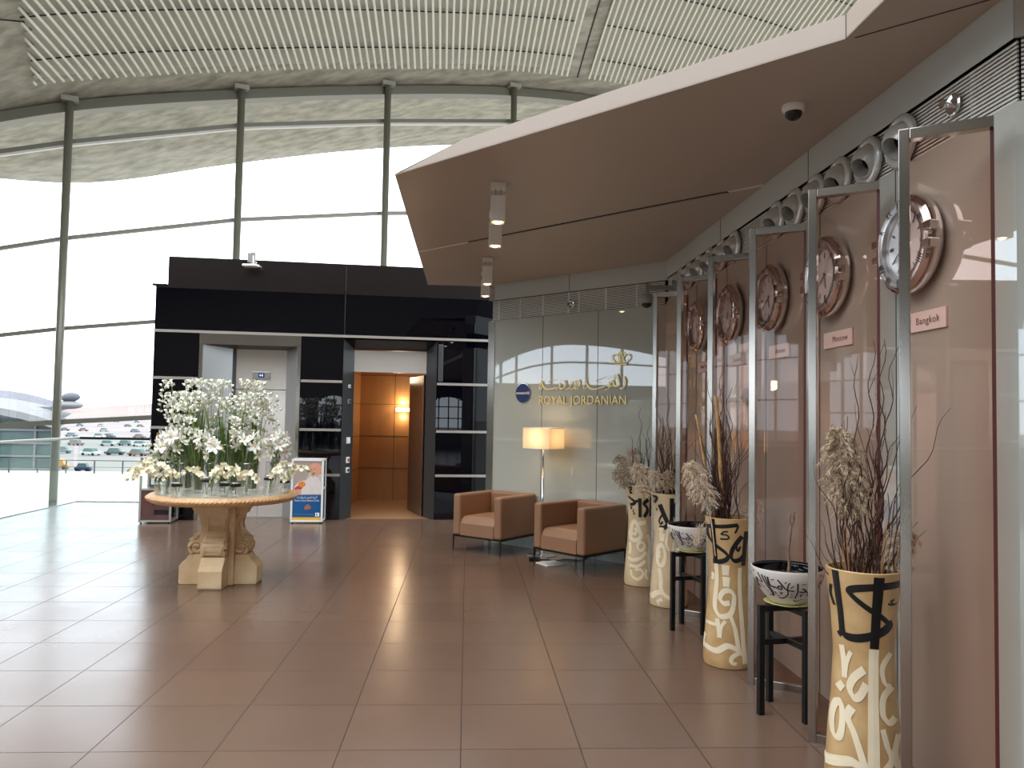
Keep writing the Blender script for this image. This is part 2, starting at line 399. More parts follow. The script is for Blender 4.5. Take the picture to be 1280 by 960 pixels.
# canopy
t = thing('canopy', 'low champagne metal canopy with a thin sloped edge over the clock wall', 'canopy')
outer = [(-.57, 5.68), (1.71, 3.40), (1.70, -13.9), (4.95, -13.9), (4.95, .13), (XW-.002, 2.95), (XW-.002, YC-.002), (.285, 10.34), (.17, 10.46), (-.57, 10.46)]
def tri_prism(bd, poly, z0, z1): bd.hexa(poly, z0, z1)
b = B(); b.hexa(outer[::1] if True else outer, SOF, SOF+.008)
b.make('soffit', M['canopy'], t)
b = B()  # fascia: rises from a knife edge at the tip to a band
F0 = Vector((-.57, 5.68, 0)); F1 = Vector((1.71, 3.40, 0)); dF = (F1-F0).normalized(); K = F0+dF*.70
b.v += [(F0.x, F0.y, SOF), (F1.x, F1.y, SOF), (F1.x, F1.y, SOF+.115), (K.x, K.y, SOF+.105)]; b.face([0, 1, 2, 3])
n = len(b.v); b.v += [(1.70, -13.9, SOF), (1.70, -13.9, SOF+.115)]; b.face([1, n, n+1, 2])
n = len(b.v); b.v += [(-.57, 10.46, SOF), (-.57, 10.46, SOF+.012), (.17, 10.46, SOF), (.17, 10.46, SOF+.012)]
b.face([0, n, n+1]); b.face([n, n+2, n+3, n+1])
b.make('edge_fascia', M['canopy'], t)
b = B()  # top sheet
b.v += [(F0.x, F0.y, SOF+.01), (K.x, K.y, SOF+.105), (F1.x, F1.y, SOF+.115), (1.70, -13.9, SOF+.115), (4.95, -13.9, SOF+.115), (4.95, .13, SOF+.115), (XW, 2.95, SOF+.115), (XW, YC, SOF+.115), (.28, 10.35, SOF+.09), (-.57, 10.46, SOF+.012)]
for q in ((0, 9, 1), (1, 9, 8), (1, 8, 7), (1, 7, 2), (2, 7, 6), (2, 6, 5), (2, 5, 4, 3)): b.face(list(q))
b.make('top_sheet', M['canopy'], t)
b = B(); d45 = Vector((.70711, -.70711, 0))
def slot(bd, x0, x1, w, z0, z1):
    c = Vector(((x0+x1)/2, 7.78-(x0+x1)/2, (z0+z1)/2)); bd.obox(c, d45*((x1-x0)/2*1.41421), Vector((.7071, .7071, 0))*w/2, Vector((0, 0, (z1-z0)/2)))
slot(b, -.02, 1.98, .034, SOF-.006, SOF-.001); b.make('slot_diffuser', M['dark_void'], t)
b = B(); slot(b, -.568, -.02, .034, SOF-.004, SOF-.001); b.make('slot_cover', M['white_paint'], t); b = B(); slot(b, 1.98, 2.18, .034, SOF-.004, SOF-.001); b.make('slot_cover', M['white_paint'], t)
b = B(); b.obox((.98, 6.80, SOF-.007), d45*1.40, Vector((.7071, .7071, 0))*.002, (0, 0, .0015)); b.make('diffuser_blade', M['alu'], t)
b = B()
for p, q in (((1.745, 3.385), (2.185, 2.98)), ):
    a = Vector((p[0], p[1], 0)); c = Vector((q[0], q[1], 0)); m_ = (a+c)/2; d = (c-a); 
    b.obox((m_.x, m_.y, SOF-.001), d/2, Vector((-d.y, d.x, 0)).normalized()*.004, (0, 0, .0012))
b.obox((1.712, 3.398, SOF+.057), dF*.004, Vector((-.7071, -.7071, 0))*.003, (0, 0, .057))
b.make('sheet_joint', M['joint'], t)
# ------------------------------------------------------------------ big roof shell and curtain wall
W0 = Vector((-9.276, 18.109, 0)); WE = Vector((.936, .352, 0)); WN = Vector((.352, -.936, 0)); WL = 3.68
TOP = {-8:9.6,-7:9.4,-6:8.7,-5:7.3,-4:6.2,-3:5.7,-2:6.3,-1:7.35,0:8.72,1:9.69,2:10.5,3:11.15,4:11.45,5:11.4,6:11.1,7:10.5,8:9.7,9:8.7}
TA = {-3:4.9,-2:5.6,-1:6.6,0:7.80,1:8.82,2:9.57,3:10.2,4:10.5,5:10.4}
TB = {-3:3.6,-2:3.9,-1:4.5,0:5.57,1:6.44,2:7.06,3:7.54,4:7.8,5:7.8}
TC = {-3:2.2,-2:2.4,-1:2.8,0:3.49,1:4.04,2:4.4,3:4.7,4:4.9,5:4.9}
TD = {-3:.8,-2:.9,-1:1.05,0:1.36,1:1.62,2:1.8,3:1.9,4:2.0,5:2.0}
EDGE = {-8:8.6,-7:8.5,-6:8.2,-5:8.0,-4:7.9,-3:7.8,-2:7.75,-1:7.75,0:7.95,1:9.02,2:10.02,3:10.8,4:11.3,5:11.2,6:10.8,7:10.2,8:9.5,9:8.8}
def tab(T, k):
    ks = sorted(T); k = max(ks[0], min(ks[-1]-1e-6, k)); i = math.floor(k); f = k-i
    g = lambda j: T[max(ks[0], min(ks[-1], j))]
    p0, p1, p2, p3 = g(i-1), g(i), g(i+1), g(i+2)
    return .5*((2*p1)+(-p0+p2)*f+(2*p0-5*p1+4*p2-p3)*f*f+(-p0+3*p1-3*p2+p3)*f**3)
def wp(k, t=0.0): return W0+WE*(WL*k)+WN*t
def roof_z(k, t): return tab(TOP, k)+2.6*(1-math.exp(-max(t, 0)/10.))
def kt(x, y): 
    d = Vector((x, y, 0))-W0; return d.dot(WE)/WL, d.dot(WN)
LIGHT_GAP = (-3.2, 5.0, 8.6, 27)
b = B()
def rf(u, v):
    k = -8+17*u; t = 34*v*v; p = wp(k, t); return (p.x, p.y, roof_z(k, t))
b.grid(rf, 85, 24); b.grid(lambda u, v: tuple(Vector(rf(u, v))+Vector((0, 0, .5))), 85, 24)
# unseen roof opening above and behind the camera, added to brighten the hall
keep = []
for i, q in enumerate(b.f):
    c = sum((Vector(b.v[j]) for j in q), Vector())/4; kk, tt = kt(c.x, c.y)
    keep.append(not (LIGHT_GAP[0] < kk < LIGHT_GAP[1] and LIGHT_GAP[2] < tt < LIGHT_GAP[3]))
b.f = [q for q, g in zip(b.f, keep) if g]; b.m = [0]*len(b.f)
rc = b.make('ceiling', M['concrete'], smooth=True); struct(rc, 'pale mottled domed concrete roof shell above the hall', 'ceiling')
b = B()
def ef(u, v):
    k = -8+17*u; p = wp(k, -4.0*v); s_ = v*v*(3-2*v); z = tab(TOP, k)*(1-s_)+tab(EDGE, k)*s_; return (p.x, p.y, z)
b.grid(ef, 85, 8); b.grid(lambda u, v: tuple(Vector(ef(u, v))+Vector((0, 0, .08+.42*(1-v)))), 85, 8)
b.grid(lambda u, v: tuple(Vector(ef(u, 1))+Vector((0, 0, .08*v))), 85, 1)
b.make('overhang', M['concrete'], rc, smooth=True)
# roof joint next to the baffles
b = B()
pts = []
for i in range(16):
    y = 21.85-i*.55; x = 3.02+.03*(21.0-y); k, t_ = kt(x, y); pts.append((x, y, roof_z(k, t_)-.012))
b.tube(pts, .02, 6); b.make('shell_joint', M['joint'], rc)
b = B(); pts = []
for i in range(12):
    y = 15.4-.25*i; x = -8.6-i*.28; k, t_ = kt(x, y); pts.append((x, y, roof_z(k, t_)-.01))
b.tube(pts, .014, 6); b.make('shell_joint', M['joint'], rc)
# curtain wall
win = bpy.data.objects.new('window_1', None); COL.objects.link(win); win.location = (W0.x, W0.y, 0); struct(win, 'huge arched curtain wall window onto the airport apron', 'window')
wl = Vector((-W0.x, -W0.y, 0))
def L3(p, z): return (p.x+wl.x, p.y+wl.y, z)
for k in range(-7, 7):
    p = wp(k, .27); zt = tab(TOP, k)
    b = B(); b.cyl(L3(p, -4.5), L3(p, zt), .088, .088, 14); mo = b.make('mullion', M['mullion'], win, smooth=True)
    b = B(); b.obox(L3(p, zt-.015), WE*.17, WN*.13, (0, 0, .055)); b.make('head_bracket', M['mullion_light'], mo)
def run(T, h, d, t0, n=1, kk=range(-7, 7), straight=True):
    b = B()
    for k in kk:
        for i in range(n):
            k0 = k+i/n; k1 = k+(i+1)/n; p0 = wp(k0, t0); p1 = wp(k1, t0); z0 = tab(T, k0); z1 = tab(T, k1)
            a = Vector(L3(p0, z0)); c = Vector(L3(p1, z1)); b.obox((a+c)/2, (c-a)/2, WN*d/2, (0, 0, h/2))
    return b
arch = {k: TOP[k]-.13 for k in TOP}
run(arch, .24, .34, 0, 10).make('arch_frame', M['mullion'], win)
for T, h in ((TA, .10), (TB, .085), (TC, .085), (TD, .11)): 
    run(T, h, .12, 0).make('transom', M['mullion'], win)
tw = {k: TA[k]-.075 for k in TA}; run(tw, .05, .10, .0, kk=range(-3, 5)).make('blind_box', M['white_paint'], win)
b = B()
for k in range(-8, 7):
    for i in range(8):
        k0 = k+i/8; k1 = k+(i+1)/8; p0 = wp(k0, -.02); p1 = wp(k1, -.02)
        b.poly([L3(p0, -4.5), L3(p1, -4.5), L3(p1, tab(TOP, k1)), L3(p0, tab(TOP, k0))])
b.make('window_glass', M['pane'], win)
# baffle ceilings
def baffles(label, x0, x1, ylim, clipleft):
    t = thing('baffle_ceiling', label, 'ceiling baffles')
    b = B(); bk = B(); rails = B(); x = x0
    ends = []
    while x < x1:
        # where the line x + .03*(21-y) meets t=1.0
        def X(y): return x+.03*(21-y)
        y = 24.0
        while kt(X(y), y)[1] < 1.0: y -= .02
        ye = y; ys = ylim
        if clipleft:
            # boundary runs straight in from the wall near its left end
            bx, by = -9.55, 17.0
            while True:
                d = Vector((X(ye-.02*1)-bx, 0, 0)); break
            # boundary line: through (bx,by) along WN
            # y on the boundary at this x
            tt = (X(ye)-bx)/(WN.x) if True else 0
            yb = by+WN.y*tt+.1
            ys = max(ylim, yb)
        if ye-ys > .08:
            n = max(2, int((ye-ys)/.6)+1); pts = []
            for i in range(n+1):
                yy = ye+(ys-ye)*i/n; xx = X(yy); k, t_ = kt(xx, yy); pts.append((xx, yy, roof_z(k, t_)-.13))
            b.tube(pts, .030, 6); ends.append((ye, ys, x))
        x += .163
    b.make('slats', M['baffle_white'], t, smooth=True)
    for i in range(len(ends)-1):
        ye, ys, xa = ends[i]; xb = ends[i+1][2]
        n = 5
        pa = []; pb = []
        for j in range(n+1):
            yy = ye-.02+(ys-ye)*j/n
            for xs_, P in ((xa, pa), (xb+.001, pb)):
                xx = xs_+.03*(21-yy); k, t_ = kt(xx, yy); P.append((xx, yy, roof_z(k, t_)-.03))
        for j in range(n): bk.poly([pa[j], pa[j+1], pb[j+1], pb[j]])
    bk.make('backing_sheet', M['baffle_back'], t)
    for tt in (1.75, 3.1, 4.45, 5.8):
        pts = []
        xa, xb = ends[0][2]-.05, ends[-1][2]+.05
        k = kt(xa, 17)[0]-1
        while k < 9:
            p = wp(k, tt)
            xeff = p.x-.03*(21-p.y)
            if xa <= xeff <= xb and (not clipleft or (p.x+9.55)*WE.x+(p.y-17.0)*WE.y > 0.05): pts.append((p.x, p.y, roof_z(k, tt)-.085))
            k += .08
        if len(pts) > 2: rails.tube(pts, .018, 5)
    rails.make('cross_rail', M['dark_metal'], t)
    return t
baffles('white tube baffle ceiling panel left of the dark shell joint', -12.5, 2.75, 11.0, True)
baffles('white tube baffle ceiling panel right of the dark shell joint', 3.35, 12.0, 11.0, False)
# ------------------------------------------------------------------ other hall walls (behind and left of the camera)
w = B(); X = -34.0
for i in range(180):
    y0 = -16+i*.2; y1 = y0+.2; yc = (y0+y1)/2
    za = 5.94-(.065*(yc-4.5)**2 if yc > 4.5 else .022*(yc-4.5)**2)
    if za > 3.75 and yc < 10.3: w.box((X-.3, y0, -4.6), (X, y1, 3.6)); w.box((X-.3, y0, za), (X, y1, 11))
    else: w.box((X-.3, y0, -4.6), (X, y1, 11))
wlft = w.make('wall_left', M['hall_wall']); struct(wlft, 'far side wall of the hall with an arched window, seen only as a reflection', 'wall')
b = B()
for i in range(10): y = -4.5+i*2.06; b.box((X-.1, y-.07, 3.6), (X+.1, y+.07, 6))
pts = [(X, -5+i*1.0, 4.9-(.05*(i-9.5)**2 if i > 9.5 else .006*(i-9.5)**2)) for i in range(17)]
b.tube(pts, .06, 5)
o = b.make('window_2', M['mullion']); struct(o, 'arched side window of the hall, seen as a reflection in the glossy wall', 'window')
b = B(); Y = -14.0
def wallrow(x0, x1, z0, z1): b.box((x0, Y-.3, z0), (x1, Y, z1))
wins = [(-30, -24, 0.9, 5.5), (-22, -16, .9, 5.5), (-14.5, -11.5, .9, 4.0), (-5.0, -3.3, 1.0, 2.55), (-2.7, -1.2, 1.0, 2.55), (2.7, 4.7, .95, 2.6)]  # the two wide far-left windows are unseen, added to bring in soft light
xx = -34.0
for (a, c, z0, z1) in wins:
    wallrow(xx, a, -4.6, 14)
    wallrow(a, c, -4.6, z0)
    n = 10
    for i in range(n):
        u = (i+.5)/n*2-1; za = z1-(z1-z0)*.35*(1-math.sqrt(max(0, 1-u*u*.96))); wallrow(a+(c-a)*i/n, a+(c-a)*(i+1)/n, za, 14)
    xx = c
wallrow(xx, 5.25, -4.6, 14)
o = b.make('wall_back', M['hall_wall']); struct(o, 'back wall of the hall with reflected arched windows and two wide unseen ones added for light', 'wall')
b = B()
for (a, c, z0, z1) in wins:
    n = 4 if c-a < 4 else 5
    for i in range(1, n): x_ = a+(c-a)*i/n; b.box((x_-.025, Y-.1, z0), (x_+.025, Y, z1))
    for z_ in (z0+(z1-z0)*.35, z0+(z1-z0)*.7): b.box((a, Y-.1, z_-.025), (c, Y, z_+.025))
o = b.make('window_3', M['mullion']); struct(o, 'small paned arched windows behind the camera, seen as reflections, two wide ones added for light', 'window')
# ------------------------------------------------------------------ black elevator block
LB = Vector((-4.8, 12.05, 0)); LU = Vector((math.cos(math.radians(5)), math.sin(math.radians(5)), 0)); LN = Vector((LU.y, -LU.x, 0))   # LN points to the room
RZ = math.radians(5)
# inside an Empty at LB turned by 5 degrees: x = along the facade, -y = towards the room
blk = thing('elevator_block', 'black glass clad block with pale horizontal strips around the two openings', 'elevator lobby', (LB.x, LB.y, 0), RZ)
P1 = (.665, 2.187); P2 = (2.84, 4.31); ZD = 2.90; END = 5.6
b = B()
# cladding behind the facade, leaving the two recesses open
b.box((0, 0, 3.58), (END, 3.5, 3.60)); b.box((0, .0, ZD), (END, .10, 3.6))
for a, c in ((0, P1[0]), (P1[1], P2[0]), (P2[1], END)): b.box((a, 0, 0), (c, .10, ZD))
b.box((0, .1, 0), (.08, 3.5, 3.6)); b.box((0, 3.5, 0), (END, 3.6, 4.0)); b.box((END-.08, .1, 0), (END, 3.5, 3.6))
b.make('glass_cladding', M['black_glass'], blk, bevel=0)
b = B(); b.box((.157, .05, 3.60), (END, 3.48, 4.045)); b.make('upper_band', M['black_matt'], blk)
b = B(); b.box((-.05, -.02, 3.575), (.157, .1, 3.605)); b.box((-.0, -.004, 3.55), (END, .0, 3.60)); b.make('ledge', M['black_matt'], blk)
b = B()
b.box((2.843, .046, 3.60), (2.849, .052, 4.045)); b.box((2.843, -.006, ZD), (2.849, .001, 3.55)); b.make('panel_joint', M['joint'], blk)
def strip(a, c, z): 
    b = B(); b.box((a, -.022, z-.02), (c, .004, z+.02)); b.make('trim_strip', M['trim_line'], blk)
strip(0, END, 2.885)
for z in (2.165, 1.405, .70):
    strip(.0, P1[0]-.01, z); strip(P1[1]+.01, P2[0]-.01, z); strip(P2[1]+.01, END, z)
# stainless elevator portal
el = thing('elevator', 'closed stainless steel elevator in a splayed steel portal behind the flowers', 'elevator', (LB.x, LB.y, 0), RZ)
ia, ic, D = 1.10, 1.93, .30
b = B(); b.box((P1[0], -.015, 0), (P1[0]+.055, .02, 2.70)); b.box((P1[1]-.055, -.015, 0), (P1[1], .02, 2.70)); b.box((P1[0], -.02, 2.70), (P1[1], .02, 2.865))
b.make('portal_frame', M['steel'], el, bevel=.003)
b = B(); b.poly([(P1[0]+.05, .02, 0), (ia, D, 0), (ia, D, 2.66), (P1[0]+.05, .02, 2.70)]); b.make('splayed_jamb', M['steel_dull'], el)
b = B(); b.poly([(ic, D, 0), (P1[1]-.05, .02, 0), (P1[1]-.05, .02, 2.70), (ic, D, 2.66)]); b.make('splayed_jamb', M['steel_dull'], el)
b = B(); b.poly([(P1[0]+.05, .02, 2.70), (ia, D, 2.66), (ic, D, 2.66), (P1[1]-.05, .02, 2.70)]); b.make('portal_soffit', M['dark_metal'], el)
b = B(); b.box((ia, D, 0), (ia+.05, D+.04, 2.66)); b.make('shadow_gap', M['dark_metal'], el)
b = B(); b.box((ia+.05, D+.03, 2.03), (ic, D+.05, 2.66)); b.make('transom_panel', M['steel_door'], el)
mid = (ia+.05+ic)/2
for a, c in ((ia+.05, mid-.002), (mid+.002, ic)):
    b = B(); b.box((a, D+.04, 0.01), (c, D+.06, 2.02)); b.make('elevator_door', M['steel_door'], el)
dp = B(); dp.box((mid-.14, D+.01, 2.19), (mid+.14, D+.03, 2.31)); dpo = dp.make('floor_display', M['steel_dull'], el, bevel=.008)
b = B(); b.box((mid-.04, D+.005, 2.215), (mid+.05, D+.012, 2.285)); b.make('display_window', M['black_plastic'], dpo)
M['blue_led'] = mat('blue_led', rgb(120, 150, 255), .5, emit=rgb(130, 150, 255), estr=2.5)
b = B()
b.poly([(mid+.03, D+.003, 2.225), (mid+.03, D+.003, 2.275), (mid-.0, D+.003, 2.25)]); b.poly([(mid-.005, D+.003, 2.225), (mid-.005, D+.003, 2.275), (mid-.03, D+.003, 2.25)])
b.make('direction_arrow', M['blue_led'], dpo)
# dark portal with the open doorway
dw = thing('doorway', 'dark grey splayed doorway with steel transom into the warm wood lined lift hall', 'doorway', (LB.x, LB.y, 0), RZ)
ja, jc = 3.00, 4.15
b = B(); b.poly([(P2[0], -.02, 0), (ja, .24, 0), (ja, .24, 2.70), (P2[0], -.02, ZD-.06)]); b.poly([(P2[0], -.02, 0), (P2[0], -.02, ZD-.06), (P2[0], .1, ZD-.06), (P2[0], .1, 0)][::-1])
lj = b.make('splayed_jamb', M['dark_metal'], dw)
b = B(); b.poly([(jc, .24, 0), (P2[1], -.02, 0), (P2[1], -.02, ZD-.06), (jc, .24, 2.70)]); b.box((jc, .24, 0), (jc+.05, .30, 2.7)); b.make('splayed_jamb', M['dark_metal'], dw)
b = B(); b.poly([(P2[0], -.02, ZD-.06), (ja, .24, 2.70), (jc, .24, 2.70), (P2[1], -.02, ZD-.06)]); b.make('portal_soffit', M['black_matt'], dw)
b = B(); b.box((ja-.01, .235, 2.34), (jc+.01, .27, 2.69)); b.make('transom_panel', M['steel_door'], dw, bevel=.003)
b = B(); b.box((P2[1]+.02, -.03, 2.2), (P2[1]+.10, -.005, 2.80)); b.make('side_light_box', M['dark_metal'], dw, bevel=.01)
def plate(z, w, h, label, m2, dark=False):
    sv = Vector((ja-P2[0], .26, 0)); d = sv.normalized(); n_ = Vector((d.y, -d.x, 0)); c = Vector((P2[0], -.02, 0))+d*.17+n_*.012
    t = thing('wall_switch', label, 'switch plate', (LB.x, LB.y, 0), RZ)
    b = B(); b.obox((c.x, c.y, z), d*w/2, n_*.010, (0, 0, h/2)); b.make('face_plate', M['white_paint'] if not dark else M['steel_dull'], t, bevel=.003)
    b = B(); c2 = c+n_*.013; b.obox((c2.x, c2.y, z), d*w*.24, n_*.005, (0, 0, h*.24)); b.make('button', m2, t)
M['red_plastic'] = mat('red_plastic', rgb(190, 50, 50), .4)
plate(2.10, .055, .055, 'small pale sensor plate, topmost on the dark door jamb', M['steel_dull'])
plate(1.86, .075, .075, 'grey speaker plate second from the top on the dark door jamb', M['dark_metal'], True)
plate(1.24, .085, .10, 'white square switch plate halfway down the dark door jamb', M['white_ink'])
plate(.93, .075, .095, 'red break glass call point on the dark door jamb', M['red_plastic'])
plate(.77, .075, .085, 'white key switch plate, lowest on the dark door jamb', M['black_plastic'])
# lift hall behind the doorway (world coordinates)
hl = bpy.data.objects.new('wall_hall', None); COL.objects.link(hl); struct(hl, 'warm wood panelled lift hall seen through the doorway', 'wall')
X0, X1, Y1, ZC = -2.09, -.30, 15.2, 2.75
b = B(); b.box((X0-.1, 12.62, 0), (X0, Y1+.1, ZC)); b.box((X0, Y1, 0), (X1+.1, Y1+.1, ZC)); b.box((X1, 12.8, 0), (X1+.1, Y1, ZC)); b.box((X0-.1, 12.62, ZC), (X1+.1, Y1+.1, ZC+.1))
b.make('wood_panelling', M['wood'], hl)
b = B()
for z in (.62, 1.24, 1.86, 2.42): b.box((X0+.002, Y1-.006, z-.004), (X1, Y1+.001, z+.004)); b.box((X0-.001, 12.7, z-.004), (X0+.004, Y1, z+.004))
for x in (-1.42,): b.box((x-.004, Y1-.006, 0), (x+.004, Y1+.001, ZC))
for y in (13.9,): b.box((X0-.001, y-.004, 0), (X0+.004, y+.004, ZC))
b.make('panel_joint', M['joint'], hl)
b = B(); b.hexa([(X0, 12.40), (X1, 12.55), (X1, Y1), (X0, Y1)], 0.0, .004); b.make('hall_floor', M['lift_floor'], hl)
dl = thing('door_leaf', 'dark brown door leaf standing open inside the lift hall', 'door', (-.72, 12.80, 0))
b = B(); d = Vector((-.30, .95, 0)).normalized(); n_ = Vector((-d.y, d.x, 0)); c = d*.47; b.obox((c.x, c.y, 1.165), d*.47, n_*.022, (0, 0, 1.155)); b.make('leaf', M['door_dark'], dl, bevel=.004)
b = B(); b.obox((.012, -.012, 1.165), d*.03, n_*.03, (0, 0, 1.155)); b.make('edge_strip', M['steel'], dl, bevel=.003)
M['sconce_lit'] = mat('sconce_opal', rgb(255, 230, 190), .5, emit=(1, .86, .62, 1), estr=9)
sn = thing('wall_sconce', 'lit horizontal wall light throwing a warm glow on the wood wall', 'wall lamp', (-1.26, Y1, 1.76))
b = B(); b.box((-.13, -.10, -.03), (.13, -.004, .03)); b.make('opal_shade', M['sconce_lit'], sn, bevel=.006)
b = B(); b.box((-.14, -.106, .03), (.14, -.0, .038)); b.box((-.14, -.106, -.038), (.14, -.0, -.03)); b.make('metal_cap', M['steel_dull'], sn)
# access point on the roof edge
ap = thing('wireless_antenna', 'white flat antenna unit on a bracket on the top edge of the black block', 'antenna', (LB.x, LB.y, 0), RZ)
b = B(); b.box((1.33, .015, 4.00), (1.38, .045, 4.15)); b.box((1.38, .005, 3.97), (1.45, .045, 4.155)); b.make('bracket', M['steel_dull'], ap, bevel=.004)
b = B(); b.tube([(1.42, .0, 4.10), (1.43, -.05, 4.0), (1.45, -.1, 3.95)], .012, 6); b.tube([(1.43, .02, 4.02), (1.48, -.03, 3.99), (1.47, -.1, 3.95)], .008, 6); b.make('arm', M['white_paint'], ap)
b = B(); b.hexa([(1.28, -.16), (1.48, -.19), (1.54, -.1), (1.5, -.03), (1.3, -.03)], 3.905, 3.945); b.make('housing', M['white_paint'], ap, bevel=.012)
b = B(); b.tube([(1.52, -.08, 3.925), (1.56, -.12, 3.91)], .014, 8); b.make('connector', M['steel_dull'], ap)
# wall base line of the block at floor
b = B(); b.box((P1[0]+.05, D-.01, 0), (P1[1]-.05, D+.03, .012)); b.make('threshold', M['steel_dull'], el)
# brochure rack and charity stand
M['rack_frame'] = mat('silver_frame', rgb(196, 192, 184), .35, .7)
M['brown_panel'] = mat('brown_photo_panel', rgb(92, 62, 56), .35, noise=.25, nscale=7)
M['grey_side'] = mat('grey_acrylic_side', rgb(120, 132, 132), .1, 0, .6)
def frame_box(w, d, h, zmid, t, m):
    b = B(); r = .014
    for x in (0, w):
        for y in (0, d): b.box((x-r, y-r, .02), (x+r, y+r, h))
    for z in (.035, zmid, h-r):
        for y in ((0, d) if m is M['rack_frame'] or z != zmid else (d,)): b.box((0, y-r, z-r), (w, y+r, z+r))
        for x in (0, w): b.box((x-r, 0, z-r), (x+r, d, z+r))
    b.make('frame', m, t)
    b = B()
    for x in (.02, w-.02):
        for y in (.0, d): b.cyl((x, y, 0), (x, y, .025), .014, n=8)
    b.make('foot', M['black_plastic'], t)
rk = thing('brochure_stand', 'silver framed display box with dark lower panel left of the flower table', 'display stand', (-4.775, 11.70, 0), .07)
frame_box(.43, .34, .97, .50, rk, M['rack_frame'])
b = B(); b.box((.012, .004, .055), (.418, .012, .485)); b.box((.012, .012, .05), (.418, .33, .06)); b.make('front_panel', M['brown_panel'], rk)
b = B(); b.box((.05, -.001, .30), (.20, .003, .335)); b.make('printed_band', mat('dark_red_print', rgb(120, 30, 36), .4), rk)
b = B(); b.box((.20, -.001, .13), (.40, .003, .20)); b.lathe([(0, 0), (.028, 0)], 14, (.19, -.001, .30), frame=Matrix.Rotation(PI/2, 3, 'X')); b.make('printed_picture', M['black_plastic'], rk)
b = B(); b.poly([(.415, 0, .06), (.415, .34, .06), (.415, .34, .96), (.415, 0, .96)]); b.poly([(.015, .0, .52), (.415, .0, .52), (.415, .0, .955), (.015, .0, .955)]); b.make('acrylic', M['rail_glass'], rk)
b = B(); b.box((.09, .12, .54), (.34, .16, .82)); b.make('leaflet_holder', M['dark_metal'], rk)
b = B()
for i in range(4): b.box((.11+.055*i, .10, .56), (.155+.055*i, .118, .74))
b.make('leaflets', M['white_paint'], rk)
b = B(); b.box((.02, .02, .50), (.41, .32, .512)); b.make('shelf', M['rack_frame'], rk)
ps = thing('charity_stand', 'white framed charity box with a smiling baby poster on the front', 'charity box', (-2.62, 11.87, 0), .06)
frame_box(.45, .33, .965, .52, ps, M['white_paint'])
W_, H_ = .42, .915
def pos(x, z, y=-.006): return (.015+x, y, .03+z)
b = B(); b.box(pos(0, .0, .004), pos(W_, H_, -.004)); pb = b.make('poster', mat('poster_beige', rgb(168, 150, 140), .35), ps)
def flat(pts, m, y, name='printed_shape'):
    b = B(); b.poly([(.015+p[0], y, .03+p[1]) for p in pts]); return b.make(name, m, pb)
def ell(cx, cz, rx, rz_, n=22, rot=0): return [(cx+rx*math.cos(2*PI*i/n)*math.cos(rot)-rz_*math.sin(2*PI*i/n)*math.sin(rot), cz+rx*math.cos(2*PI*i/n)*math.sin(rot)+rz_*math.sin(2*PI*i/n)*math.cos(rot)) for i in range(n)]
mb = mat('poster_blue', rgb(24, 84, 134), .35, noise=.1, nscale=4); mk = mat('poster_skin', rgb(214, 150, 124), .4, noise=.06, nscale=14); mw = mat('poster_cloth', rgb(216, 204, 198), .4, noise=.05, nscale=12)
flat([(0, .06), (W_, .06), (W_, .40), (0, .40)], mb, -.0050, 'blue_panel')
flat([(0, .0), (W_, .0), (W_, .062), (0, .062)], mat('poster_yellow', rgb(224, 178, 62), .35), -.0052, 'yellow_band')
flat([(.10, .40), (.16, .58), (.25, .74), (.34, .82), (W_, .84), (W_, .40)], mat('poster_towel', rgb(196, 184, 176), .4), -.0054, 'towel')
flat([(.03, .44), (.02, .52), (.09, .60), (.20, .62), (.26, .68), (.36, .66), (.41, .60), (.42, .42), (.10, .40)], mw, -.0056, 'baby_suit')
flat(ell(.32, .775, .095, .108, rot=-.25), mk, -.0058, 'baby_head'); flat(ell(.405, .74, .018, .03), mk, -.0060, 'baby_ear')
mdk = mat('poster_dark', rgb(90, 48, 40), .5)
flat(ell(.265, .785, .010, .006), mdk, -.0062, 'eye'); flat(ell(.315, .79, .011, .006), mdk, -.0062, 'eye'); flat(ell(.282, .752, .012, .010), mat('poster_nose', rgb(196, 124, 100), .5), -.0061, 'nose'); flat(ell(.288, .722, .026, .010, rot=.1), mat('poster_mouth', rgb(160, 70, 66), .5), -.0062, 'mouth')
flat(ell(.13, .555, .055, .045), mat('poster_orange', rgb(222, 132, 60), .4), -.0062, 'orange_fruit'); flat(ell(.085, .50, .06, .035, rot=.3), mat('poster_red', rgb(186, 62, 50), .4), -.0061, 'red_toy'); flat(ell(.08, .44, .05, .045), mk, -.0063, 'baby_hand')
flat([(.17, .18), (.18, .22), (.21, .255), (.25, .25), (.275, .215), (.27, .19), (.22, .175)], mat('poster_copper', rgb(160, 100, 70), .5), -.0055, 'coin_bag')
flat([(.34, .075), (.40, .075), (.40, .13), (.34, .13)], M['white_ink'], -.0056, 'emblem')
flat([(.355, .085), (.37, .085), (.37, .12), (.355, .12)], mb, -.0058, 'emblem')
def ptext(s, x, z, w, size, m): 
    o = text_obj('printed_text', s, size, m, pb, (0, 0, 0), (1, 0, 0), 0.0, w); o.matrix_world = Matrix.Identity(4); o.matrix_local = Matrix(((1,0,0,.015+x),(0,0,-1,-.0066),(0,1,0,.03+z),(0,0,0,1)))
def ar(s): return s
ptext('\u0643\u0644 \u0642\u0631\u0634 \u064a\u0646\u0642\u0630 \u062d\u064a\u0627\u0629', .21, .365, .32, .045, M['white_ink'])
ptext('Every Coin Saves a Life', .21, .312, .36, .035, M['white_ink'])
ptext('________________', .17, .115, .28, .02, M['white_ink']); 
b = B(); b.box((.452, .0, .05), (.456, .33, .95)); b.make('side_panel', M['grey_side'], ps)
b = B(); b.box((.0, .03, .94), (.45, .33, .95)); b.make('top_panel', M['grey_side'], ps)
